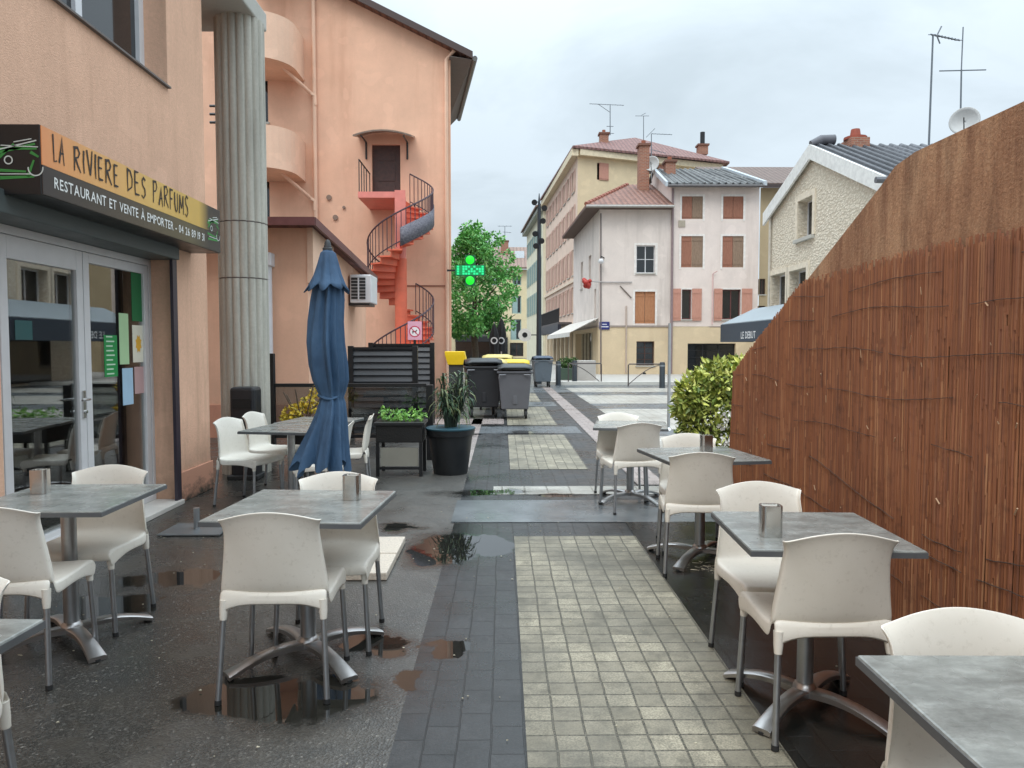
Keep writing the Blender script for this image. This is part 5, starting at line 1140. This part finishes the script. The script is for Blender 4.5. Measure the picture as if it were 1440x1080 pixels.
antenna(858, 190, 148, 54, [(-1.5, .1, 1.0, 0, 7, .5), (-.9, .1, 0, -.5, 0, 0), (-.25, -1.5, .25, -1.5, 3, .3), (-.3, -2.0, .3, -2.0, 2, .3)], 'wide television antenna on the tall yellow building ridge', .035)
antenna(905, 200, 163, 54, [(-.6, .0, .4, 0, 3, .2), (-.15, .05, .15, .2, 0, 0)], 'short television antenna behind the tall brick chimney', .03)
antenna(916, 222, 188, 43, [(0, 0, 1.2, -.05, 6, .25), (-.3, -.2, .2, .3, 0, 0), (0, -.9, .85, -1.1, 4, .15)], 'yagi antenna right of the tall brick chimney', .03)

# --- brown building in the gap
YG = 42.0; bb = thing('brown_house', 'narrow drab house with dark tiled roof in the gap', 'house', (XY(1085, YG), YG, .1))
x0, x1 = XY(1066, YG), XY(1140, YG); zt = ZY(264, YG, 1085); b1 = opx(x0, YG, 1068, 392, 1076, 414); b2 = opx(x0, YG, 1067, 430, 1076, 455)
m = MB(); frb = facade(m, (x0, YG, 0), (1, 0), (0, -1), x1-x0, .1, zt, [b1, b2], .2); m.quad((x1, YG, .1), (x1, YG+8, .1), (x1, YG+8, zt), (x1, YG, zt)); m.build('wall', plaster('drab ochre render', lin((176, 158, 128)), lin((150, 130, 104)), .3, 30, .5, .8), bb); window(frb, b1, bb, .15, 'door_wood', .05); window(frb, b2, bb, .15, 'door_wood', .05)
m = MB(); yr = YG+4; zr = ZY(238, yr, 1050); m.ext([(XY(1010, YG), YG-.6, zt), (x1+.4, YG-.6, zt), (x1+.4, yr, zr), (XY(1000, YG), yr, zr)], (0, 0, .14)); m.build('roof', tiles('brown pantiles', lin((110, 92, 84)), .28), bb)
MB().box((XY(1064, YG), YG-.66, zt-.12), (x1+.4, YG-.58, zt+.06)).build('fascia_board', plain('dark fascia', lin((62, 50, 48)), .6), bb)

# --- tall building
tb_ = thing('tall_yellow_building', 'tall pink and yellow building with low red hip roof', 'building', (5.07, 50, .1))
P0 = Vector((XY(812, 50, 300), 50, 0)); ZT = ZY(211, 50, 815); dT = Vector((-.063, 1, 0)).normalized(); LT = 17.5; PE = P0+dT*LT; nT = Vector((-dT.y, dT.x, 0)); P1 = Vector((XY(1006, 54, 300), 54.0, 0)); dF = (P1-P0).normalized(); nF = Vector((dF.y, -dF.x, 0)); LF = (P1-P0).length
m = MB(); fops = [(XY(843, 50, 240)-P0.x, XY(857, 50, 240)-P0.x+.1, ZY(253, 50.6, 850), ZY(229, 50.6, 850)), (5.55, 6.3, ZY(246, 52.3, 930), ZY(230, 52.3, 930))]
frf = facade(m, P0, dF, nF, LF, .1, ZT, fops, .2); m.quad((P1.x, P1.y, .1), (P1.x+1, P1.y+14, .1), (P1.x+1, P1.y+14, ZT), (P1.x, P1.y, ZT)); m.build('gable_wall', plaster('warm yellow render', lin((222, 202, 168)), lin((208, 184, 146)), .25, 20, .3, .5), tb_)
for o_ in fops[:1]: shutter(frf, o_[0]+.15, o_[1]+.1, o_[2], o_[3], tb_, 'shutter_pink', .02)
window(frf, fops[0], tb_, .15, 'brown_metal', .05, 1, 0, False); window(frf, fops[1], tb_, .15, 'brown_metal', .05, 1, 0, False); shutter(frf, fops[1][1], fops[1][1]+.5, fops[1][2], fops[1][3], tb_, 'shutter_pink')
sops = []; NW = 8
for (z0, z1) in ((12.2, 13.7), (9.4, 11.3), (6.5, 8.3), (3.9, 5.7)):
    for k in range(NW): u = 1.0+k*2.05; sops.append((u, u+.85, z0, z1))
m = MB(); frs = facade(m, PE, (-dT.x, -dT.y), (nT.x, nT.y), LT, 3.2, ZT, sops, .15); m.build('street_wall', plaster('salmon pink render', lin((230, 204, 186)), lin((210, 180, 162)), .25, 20, .3, .5), tb_)
rnd = random.Random(12)
for i, o_ in enumerate(sops):
    w = window(frs, o_, tb_, .13, 'white_pvc', .05, 1, 0, True)
    shutter(frs, o_[0]-.42, o_[0]-.01, o_[2], o_[3], tb_, 'shutter_faded'); shutter(frs, o_[1]+.01, o_[1]+.42, o_[2], o_[3], tb_, 'shutter_faded')
m = MB(); gops = [(1+k*2.2, 2.8+k*2.2, .3, 2.6) for k in range(7)]; frs2 = facade(m, PE, (-dT.x, -dT.y), (nT.x, nT.y), LT, .1, 3.2, gops, .3); m.build('ground_wall', plaster('cream ground floor', lin((226, 206, 176)), None, .2, 20, .3), tb_)
for o_ in gops: window(frs2, o_, tb_, .28, 'dark_metal', .08, 1, 0, False, name='shop_window')
m = MB(); m.fbox(frs, -.05, LT+.05, 0, .16, 3.0, 3.2); m.fbox(frs, -.05, LT+.05, 0, .12, 6.0, 6.18); m.build('string_course', plain('cream course', lin((226, 206, 184)), .7), tb_)
m = MB(); m.fbox(frs, -.1, LT+.35, 0, .45, ZT-.45, ZT); m.fbox(frf, -.0, LF+.3, .005, .4, ZT-.40, ZT-.002); m.build('cornice', plain('cream cornice', lin((222, 206, 176)), .7), tb_)
m = MB(); ap = Vector((XY(893, 57, 195), 57, ZY(196, 57, 893))); c0 = P0+nF*.6+nT*.6; c1 = P1+nF*.6+Vector((.6, 0, 0)); c2 = PE+nT*.6; ap2 = ap+dT*9+Vector((0, 0, 0)); cr = Vector((P1.x+1.6, P1.y+14, 0))
for poly in ((c0, c1, ap), (c2, c0, ap, ap2), (c1, cr, ap2, ap)):
    m.ext([(q.x, q.y, q.z if q.z else ZT) for q in poly], (0, 0, .14))
rfo = m.build('roof', tiles('red pantiles', lin((118, 82, 76)), .3, lin((148, 108, 102))), tb_)
chimney(843, 855, 190, 206, 53, tb_, True, None, .6); c = chimney(981, 994, 206, 218, 56, tb_, True); p = PY(988, 186, 56); MB().tube([(p[0], 56, PY(988, 205, 56)[2]), (p[0], 56, p[2])], .18, 10).build('flue', 'black', tb_)
# dark balcony with sign band
m = MB(); m.fbox(frs, LT-12, LT-1.2, .16, 1.1, 3.1, 3.25); blc = m.build('balcony', plain('balcony slab', lin((90, 84, 84)), .7), tb_); m = MB()
for k in range(40): u = LT-12+10.8*k/39; m.tube([frs(u, 1.06, 3.25), frs(u, 1.06, 4.2)], .02, 4)
m.tube([frs(LT-12, 1.06, 4.2), frs(LT-1.2, 1.06, 4.2)], .035, 6); m.build('balcony_railing', 'dark_metal', blc)
m = MB(); m.fbox(frs, LT-12, LT-1.2, .9, 1.14, 2.5, 3.09); m.build('sign_band', plain('dark sign band', lin((40, 42, 56)), .5), tb_)
# --- row continuing down the street
rb = thing('cream_street_house', 'cream street house with grey green shutters beyond the lamp mast', 'building', (PE.x, PE.y, .1))
Q0 = PE+nT*.25+dT*.05; LR = 15.5; Q1 = Q0+dT*LR; ZR = 14.2; rops = [(1+k*2.0, 1.8+k*2, z0, z1) for k in range(7) for z0, z1 in ((11.2, 12.8), (8, 10), (4.8, 6.9))]
m = MB(); frr = facade(m, Q1, (-dT.x, -dT.y), (nT.x, nT.y), LR, .1, ZR, rops, .15); m.quad((Q0.x, Q0.y, .1), (Q0.x+6, Q0.y, .1), (Q0.x+6, Q0.y, ZR), (Q0.x, Q0.y, ZR)); m.quad((Q1.x, Q1.y, .1), (Q1.x, Q1.y, ZR), (Q1.x+6, Q1.y, ZR), (Q1.x+6, Q1.y, .1)); m.build('wall', plaster('cream render', lin((226, 220, 196)), None, .2, 20, .25, .5), rb)
for o_ in rops:
    window(frr, o_, rb, .12, 'white_pvc', .05, 1, 0, False); shutter(frr, o_[0]-.4, o_[0]-.01, o_[2], o_[3], rb, 'shutter_teal'); shutter(frr, o_[1]+.01, o_[1]+.4, o_[2], o_[3], rb, 'shutter_teal')
m = MB(); m.fbox(frr, -.2, LR+.2, 0, .5, ZR-.35, ZR); m.build('cornice', plain('grey cornice', lin((168, 170, 160)), .7), rb)
m = MB(); q = [Q0+nT*.7, Q1+nT*.7, Q1-nT*4, Q0-nT*4]; m.ext([(q[0].x, q[0].y, ZR), (q[1].x, q[1].y, ZR), (q[2].x, q[2].y, ZR+1.5), (q[3].x, q[3].y, ZR+1.5)], (0, 0, .15)); m.build('roof', tiles('far brown tiles', lin((130, 104, 92)), .3), rb)
# --- far yellow building
YF = 100.0; fb = thing('far_yellow_building', 'distant yellow building closing the street behind the tree', 'building', (0, YF, 0))
x0, x1 = XY(600, YF), XY(752, YF); zt = ZY(379, YF, 720); fo_ = [opx(x0, YF, *q) for q in ((721, 388, 733, 401), (720, 416, 733, 441), (718, 449, 733, 478), (690, 416, 702, 441), (690, 388, 702, 401))]; fg = [opx(x0, YF, 717, 482, 736, 501)]
m = MB(); frF = facade(m, (x0, YF, 0), (1, 0), (0, -1), x1-x0, 0, zt, fo_+fg, .25); m.build('wall', plaster('soft yellow render', lin((228, 212, 174)), None, .2, 15, .25, .4), fb)
for i, o_ in enumerate(fo_):
    window(frF, o_, fb, .2, 'shutter_teal', .12, 1, 0, False)
    if i in (1, 2): shutter(frF, o_[0]+.1, o_[0]+.75, o_[2], o_[3], fb, 'shutter_teal', -.1)
window(frF, fg[0], fb, .2, 'door_wood', .1, 1, 0, False, name='doorway')
m = MB(); m.ext([(x0-.5, YF-.8, zt), (x1+.5, YF-.8, zt), (x1+.5, YF+6, ZY(350, YF+6, 720)), (x0-.5, YF+6, ZY(350, YF+6, 720))], (0, 0, .25)); rfo = m.build('roof', tiles('far dull roof', lin((140, 116, 104)), .5), fb)
a, b = PY(724, 354, YF+3), PY(737, 358, YF+3); MB().box((a[0], YF+2.2, b[2]-.6), (b[0], YF+2.6, a[2])).build('skylight', plain('skylight', lin((214, 222, 228)), .2), rfo)
chimney(704, 715, 340, 362, YF+4, fb, True, None, 1.2); antenna(710, 342, 318, YF+4, [(-1.0, 0, 1, 0, 4, .5), (-.3, -.8, .9, -.9, 3, .3)], 'thin antenna on the distant yellow building', .05)
m = MB(); z0, z1 = ZY(492, 99, 700), ZY(474, 96.5, 700); m.ext([(XY(640, 99), 99.9, z1+.4), (XY(712, 99), 99.9, z1+.4), (XY(712, 97), 97, z1), (XY(640, 97), 97, z1)], (0, 0, .1)); m.ext([(XY(640, 97), 97, z1-.6), (XY(712, 97), 97, z1-.6), (XY(712, 97), 97, z1), (XY(640, 97), 97, z1)], (0, .05, 0)); m.build('awning', plain('dark awning', lin((40, 40, 42)), .8), fb)
m = MB(); m.ext([(XY(640, 99), 99.7, 0), (XY(714, 99), 99.7, 0), (XY(714, 99), 99.7, z1), (XY(640, 99), 99.7, z1)], (0, -.1, 0)); m.build('shopfront', 'pane', fb)

# closed black parasols down the street
for i, (px, lb) in enumerate(((695, 'closed black parasol with white emblem, left of two down the street'), (705, 'closed black parasol with white emblem, right of two down the street'))):
    Y = 32.5+i*.8; x = XY(px, Y, 480); zt = ZY(449 if i else 456, Y, 700); o = thing('street_parasol', lb, 'parasol', (x, Y, 0), 0, 'closed black parasols down the street')
    MB().tube([(x, Y, 0), (x, Y, zt+.1)], .03, 8).build('pole', 'steel', o)
    MB().lathe([(.02, zt+.05), (.10, zt-.15), (.19, zt-.45), (.21, zt-.8), (.18, zt-1.1), (.22, zt-1.45)], (x, Y, 0), 24, lambda w, z: 1+.12*math.sin(7*w)).build('canopy', plain('black canvas', (.012, .012, .013), .8), o)
    m = MB()
    for k in range(16): a, b = k*PI/8, (k+1)*PI/8; m.quad(*[(x+r_*math.cos(w), Y-.255, ZY(479, Y)+r_*math.sin(w)) for w, r_ in ((a, .10), (b, .10), (b, .155), (a, .155))])
    m.build('emblem', P('emblem white', (220, 220, 218)), o)
# round blade sign
p = PY(738, 471, 62); rsn = thing('round_sign', 'small round white projecting sign by the cream street house', 'sign', p); MB().tube([(p[0], 62, p[2]), (p[0], 62.1, p[2])], .55, 20).build('disc', P('white disc', (226, 222, 214)), rsn); MB().tube([(p[0], 61.98, p[2]), (p[0], 61.99, p[2])], .22, 14).build('dark_spot', 'black', rsn); MB().tube([(p[0]+.5, 62.05, p[2]), (p[0]+1.8, 62.05, p[2])], .05, 6).build('arm', 'dark_metal', rsn)

# street tree
tx, ty = XY(667, 36, 440), 36.0
tr_ = thing('street_tree', 'leafy green street tree beyond the orange building', 'tree', (tx, ty, 0)); rnd = random.Random(33)
m = MB(); m.tube([(tx, ty, 0), (tx+.05, ty, 1.2), (tx-.03, ty, 2.4), (tx+.05, ty, 4.2), (tx, ty, 6.4)], [.2, .17, .15, .10, .03], 10)
for k in range(12):
    a = k*2.4; z0 = 2.0+k*.3; L = 2.0-.09*k; m.tube([(tx, ty, z0), (tx+L*.5*math.cos(a), ty+L*.5*math.sin(a), z0+.45), (tx+L*math.cos(a), ty+L*math.sin(a), z0+1.1)], [.07, .045, .015], 6)
m.build('trunk', 'bark', tr_)
mb = MB(); cl_ = []
for k in range(80):
    q = rnd.random(); z = 2.2+q*5.0; rr = (1.95*math.sin(PI*min(1, .22+q*.80))**.8)*rnd.uniform(.35, 1.05); a = rnd.uniform(0, 6.28); cl_.append((tx+rr*math.cos(a), ty+rr*math.sin(a), z))
for (dx, dz) in ((-.35, 7.3), (-.15, 7.65), (.75, 6.9), (.95, 7.1), (1.5, 6.2), (-1.0, 6.4), (1.75, 4.6), (-.3, 7.1), (1.9, 5.4)): cl_.append((tx+dx, ty, dz-.3))
for c in cl_: leafy(mb, c, (rnd.uniform(.3, .55), rnd.uniform(.3, .55), rnd.uniform(.22, .42)), 120, .19, rnd, asp=.6)
mb.build('crown', 'leaf_tree', tr_)

# ================================================================== STONE GABLE HOUSE
XG = 12.0
gh = thing('gable_house', 'rough rendered gable house with white barge boards and grey roof', 'house', (XG, 29, 0))
ya, yb2, yrg, zrg = 33.2, 23.3, 28.6, 9.04; slA, slB = .35, .44; zea, zeb = zrg-(ya-yrg)*slA, zrg-(yrg-yb2)*slB; zlo = min(zea, zeb)
def ogx(l, t_, r_, b_): a = PX(l, t_, XG); b = PX(r_, b_, XG); return (ya-a[1], ya-b[1], b[2], a[2])
gops = [ogx(1123, 284, 1143, 330), ogx(1085, 388, 1105, 432), ogx(1111, 382, 1134, 428)]
m = MB(); frG = facade(m, (XG, ya, 0), (0, -1), (-1, 0), ya-yb2, 0, zlo, gops, .45); XE = 22.0; ur = ya-yrg; topu = lambda u: zrg-abs(u-ur)*(slA if u < ur else slB)
def gab(u0, u1, zb): m.quad(*[frG(u, 0, z) for u, z in [(u0, zb), (u1, zb), (u1, topu(u1))]+([(ur, zrg)] if u0 < ur < u1 else [])+[(u0, topu(u0))]])
gab(0, gops[0][0], zlo); gab(gops[0][0], gops[0][1], gops[0][3]); gab(gops[0][1], ya-yb2, zlo)
m.quad((XG, yb2, 0), (XE, yb2, 0), (XE, yb2, zeb), (XG, yb2, zeb)); m.quad((XG, ya, 0), (XG, ya, zea), (XE, ya, zea), (XE, ya, 0)); m.quad((XE, ya, 0), (XE, ya, zea), (XE, yrg, zrg), (XE, yb2, zeb), (XE, yb2, 0))
t = NT('rough thrown render'); vo = t.n('ShaderNodeTexVoronoi'); vo.inputs['Scale'].default_value = 7; t.l(t.coord((1, 1, 1.8)), vo.inputs['Vector']); f = t.noise(5, 5, .7, (1, 1, 1.6)); t.set(Base_Color=t.mix(t.g(vo.outputs['Distance'], .15, .6, .0, .55), t.ramp(f, [(.3, lin((212, 202, 184))), (.7, lin((238, 228, 210)))]), lin((182, 168, 146))), Roughness=.9); t.bump(t.math('ADD', t.math('MULTIPLY', vo.outputs['Distance'], -1), f), .6, .06)
m.build('wall', t.m, gh)
for o_ in gops: window(frG, o_, gh, .42, 'white_pvc', .06, 1, 0, False)
for o_ in gops[:1]: mm = MB(); mm.fbox(frG, o_[0]-.15, o_[1]+.15, -.05, .15, o_[2]-.14, o_[2]-.002); mm.build('window_sill', 'concrete', gh)
mm = MB(); mm.fbox(frG, gops[1][0]-.4, ya-yb2, -.02, .14, gops[1][2]-.2, gops[1][2]-.004); mm.build('sill_course', 'concrete', gh)
for o_ in gops:
    a, b, c, d = o_; mm = MB(); w = .22; mm.fbox(frG, a-w, a-.002, -.02, .05, c, d+w); mm.fbox(frG, b+.002, b+w, -.02, .05, c, d+w); mm.fbox(frG, a, b, -.02, .05, d+.002, d+w); mm.build('window_surround', plain('smooth surround', lin((218, 206, 186)), .8), gh)
ov = .32
m = MB(); rt = lambda y, dz=0: zrg-abs(y-yrg)*(slA if y > yrg else slB)+dz
m.ext([(XG-.16, yrg, rt(yrg, .1)), (XE+.3, yrg, rt(yrg, .1)), (XE+.3, yb2-ov, rt(yb2-ov, .1)), (XG-.16, yb2-ov, rt(yb2-ov, .1))], (0, 0, .14)); m.ext([(XG-.16, yrg, rt(yrg, .1)), (XG-.16, ya+ov, rt(ya+ov, .1)), (XE+.3, ya+ov, rt(ya+ov, .1)), (XE+.3, yrg, rt(yrg, .1))], (0, 0, .14))
for k in range(26):
    x = XG+.1+k*.40; m.tube([(x, yrg-.05, rt(yrg-.05, .25)), (x, yb2-ov, rt(yb2-ov, .25))], .075, 8)
rfo = m.build('roof', tiles('grey corrugated roof', lin((78, 80, 86)), .42, lin((122, 124, 130)), 'x', .6, .8), gh)
m = MB(); wb_ = .55
for y1 in (ya+ov+.05, yb2-ov-.05): m.ext([(XG-.22, yrg, rt(yrg, .26)), (XG-.22, yrg, rt(yrg, .26)-wb_), (XG-.22, y1, rt(y1, .26)-wb_), (XG-.22, y1, rt(y1, .26))], (.09, 0, 0))
m.build('barge_board', plain('white barge board', lin((224, 224, 220)), .5), rfo)
m = MB(); m.ext([(XG-.15, yrg, rt(yrg, .06)), (XG-.01, yrg, rt(yrg, .06)), (XG-.01, yb2-ov, rt(yb2-ov, .06)), (XG-.15, yb2-ov, rt(yb2-ov, .06))], (0, 0, .03)); m.ext([(XG-.15, yrg, rt(yrg, .06)), (XG-.15, ya+ov, rt(ya+ov, .06)), (XG-.02, ya+ov, rt(ya+ov, .06)), (XG-.02, yrg, rt(yrg, .06))], (0, 0, .03)); m.build('soffit_board', plain('pale soffit', lin((190, 184, 176)), .7), rfo)
MB().tube([(XG-.5, yb2-ov-.12, rt(yb2-ov)+.1), (XE, yb2-ov-.12, rt(yb2-ov)+.1)], .1, 8).build('gutter', plain('dark zinc', lin((92, 92, 96)), .4), rfo)
chimney(1190, 1215, 197, 213, yrg, gh, False, None, .9); p = PY(1203, 182, yrg); q = PY(1203, 197, yrg); m = MB(); m.tube([(p[0], yrg, q[2]), (p[0], yrg, p[2])], [.22, .16], 12); m.tube([(p[0], yrg, q[2]), (p[0], yrg, q[2]+.1)], .42, 12); m.build('chimney_pot', plain('terracotta', lin((150, 74, 54)), .7), gh)
p = PX(1140, 206, XG); MB().tube([(XG-.15, yrg, zrg+.26), (XG+.25, yrg, zrg+.42), (XG+.75, yrg, zrg+.44)], [.14, .2, .2], 12).build('ridge_cap', plain('slate cap', lin((92, 92, 98)), .6), gh)
MB().tube([(XG-.08, ya-.2, .1), (XG-.08, ya-.2, zea)], .06, 8).build('downpipe', plain('pale downpipe', lin((190, 184, 172)), .6), gh)
# awning with lettering
AX = XG-1.6; y0, y1 = PX(1014, 470, AX)[1], 22.0; za, zb_ = PX(1014, 457, AX)[2], PX(1014, 481, AX)[2]; zw = zb_+1.55
m = MB(); m.ext([(XG-.03, y1, zw), (XG-.03, y0, zw), (AX, y0, za), (AX, y1, za)], (0, 0, .04)); awn = m.build('awning', plain('pale blue awning', lin((156, 166, 172)), .8, .05), gh)
m = MB(); m.ext([(AX, y0, zb_), (AX, y1, zb_), (AX, y1, za), (AX, y0, za)], (-.03, 0, 0)); m.quad((AX, y0+.003, zb_), (AX, y0+.003, za), (XG-.03, y0+.003, zw), (XG-.03, y0+.003, zb_)); val = m.build('valance', plain('navy valance', lin((56, 66, 78)), .7), awn)
tbm, w = text_mb('LE DEBUT', .42, .004); yt = PX(1043, 470, AX)[1]; wt = yt-PX(1064, 470, AX)[1]
map_text(tbm, (AX-.034, yt, zb_+.13), (0, -1, 0), (0, 0, 1), (-1, 0, 0), wt, w).build('lettering', P('awning white', (222, 224, 226)), val)
mm = MB(); mm.fbox(frG, 2.4, 6, .0, .06, .1, 2.2); mm.build('shopfront', 'pane', gh)
# aerials and dish on its ridge
Y = yrg
antenna(1306, 210, 50, Y, [(-.1, .05, 1.05, -.18, 9, .25), (.15, .0, .32, .35, 0, 0), (.15, .0, .28, -.3, 0, 0)], 'tallest antenna pole with a yagi, on the gable house ridge', .045, 6)
antenna(1350, 205, 98, Y, [(-.85, -.05, .95, .0, 0, 0), (0, 0, .02, 1.6, 0, 0)], 'cross shaped antenna above the satellite dish on the ridge', .04, 2)
make_dish(PY(1357, 172, Y-.3), .52, -38, 'pale satellite dish showing above the sloping wall top', 1.0)

# ================================================================== LIGHT, SKY, CAMERA
w = bpy.data.worlds.new('World'); SC.world = w; w.use_nodes = True; nt = w.node_tree; nt.nodes.clear()
N = lambda t_: nt.nodes.new(t_); L = nt.links.new
out = N('ShaderNodeOutputWorld'); bg = N('ShaderNodeBackground'); L(bg.outputs[0], out.inputs[0])
SUN_EL, SUN_AZ = R(52), R(205)
sky = N('ShaderNodeTexSky'); sky.sky_type = 'NISHITA'; sky.sun_disc = False; sky.sun_elevation = SUN_EL; sky.sun_rotation = SUN_AZ
tc = N('ShaderNodeTexCoord'); sx_ = N('ShaderNodeSeparateXYZ'); L(tc.outputs['Generated'], sx_.inputs[0])
def wm(op, a, b=0.):
    x = N('ShaderNodeMath'); x.operation = op
    for k, v in ((0, a), (1, b)):
        if hasattr(v, 'node'): L(v, x.inputs[k])
        else: x.inputs[k].default_value = v
    return x.outputs[0]
zp = wm('MAXIMUM', sx_.outputs[2], 0.0); den = wm('ADD', zp, .22); cmb = N('ShaderNodeCombineXYZ'); L(wm('DIVIDE', sx_.outputs[0], den), cmb.inputs[0]); L(wm('DIVIDE', sx_.outputs[1], den), cmb.inputs[1])
n1 = N('ShaderNodeTexNoise'); n1.inputs['Scale'].default_value = .95; n1.inputs['Detail'].default_value = 6; n1.inputs['Roughness'].default_value = .55; n1.inputs['Distortion'].default_value = .5
mp = N('ShaderNodeMapping'); mp.inputs['Location'].default_value = (3.1, 1.7, 0); mp.inputs['Scale'].default_value = (1, 1.35, 1); mp.inputs['Rotation'].default_value = (0, 0, R(-20)); L(cmb.outputs[0], mp.inputs[0]); L(mp.outputs[0], n1.inputs['Vector'])
rp = N('ShaderNodeValToRGB'); e_ = rp.color_ramp.elements; e_[0].position = .36; e_[0].color = (*lin((202, 216, 225)), 1); e_[1].position = .56; e_[1].color = (*lin((226, 240, 250)), 1); L(n1.outputs['Fac'], rp.inputs[0])
gain = wm('ADD', wm('MULTIPLY', wm('POWER', zp, 2.8), 3.6), .80)      # an overcast dome is brighter overhead
vm = N('ShaderNodeVectorMath'); vm.operation = 'SCALE'; L(rp.outputs[0], vm.inputs[0]); L(gain, vm.inputs['Scale'])
v2 = N('ShaderNodeVectorMath'); v2.operation = 'SCALE'; L(sky.outputs[0], v2.inputs[0]); v2.inputs['Scale'].default_value = .1
mxw = N('ShaderNodeMix'); mxw.data_type = 'RGBA'; mxw.inputs[0].default_value = .94; L(v2.outputs[0], mxw.inputs[6]); L(vm.outputs[0], mxw.inputs[7]); L(mxw.outputs[2], bg.inputs[0]); bg.inputs[1].default_value = 1.0
sl = bpy.data.lights.new('sun', 'SUN'); sl.energy = .9; sl.angle = R(25); sl.color = (1, .96, .9); so_ = bpy.data.objects.new('sun', sl); COL.objects.link(so_)
az = SUN_AZ; dv = Vector((math.sin(az)*math.cos(SUN_EL), math.cos(az)*math.cos(SUN_EL), math.sin(SUN_EL))); so_.rotation_euler = dv.to_track_quat('Z', 'Y').to_euler()
cd = bpy.data.cameras.new('camera'); cam = bpy.data.objects.new('camera', cd); COL.objects.link(cam); SC.camera = cam
cam.location = (0, 0, H); cam.rotation_euler = (PI/2-PITCH, 0, -YAW); cd.sensor_width = 36; cd.lens = F/1440*36; cd.clip_start = .05; cd.clip_end = 2000
SC.view_settings.view_transform = 'Standard'; SC.view_settings.look = 'None'; SC.view_settings.gamma = 1; SC.view_settings.exposure = .28
SC.cycles.use_denoising = True; SC.cycles.max_bounces = 8; SC.cycles.transparent_max_bounces = 12
bpy.context.view_layer.update()
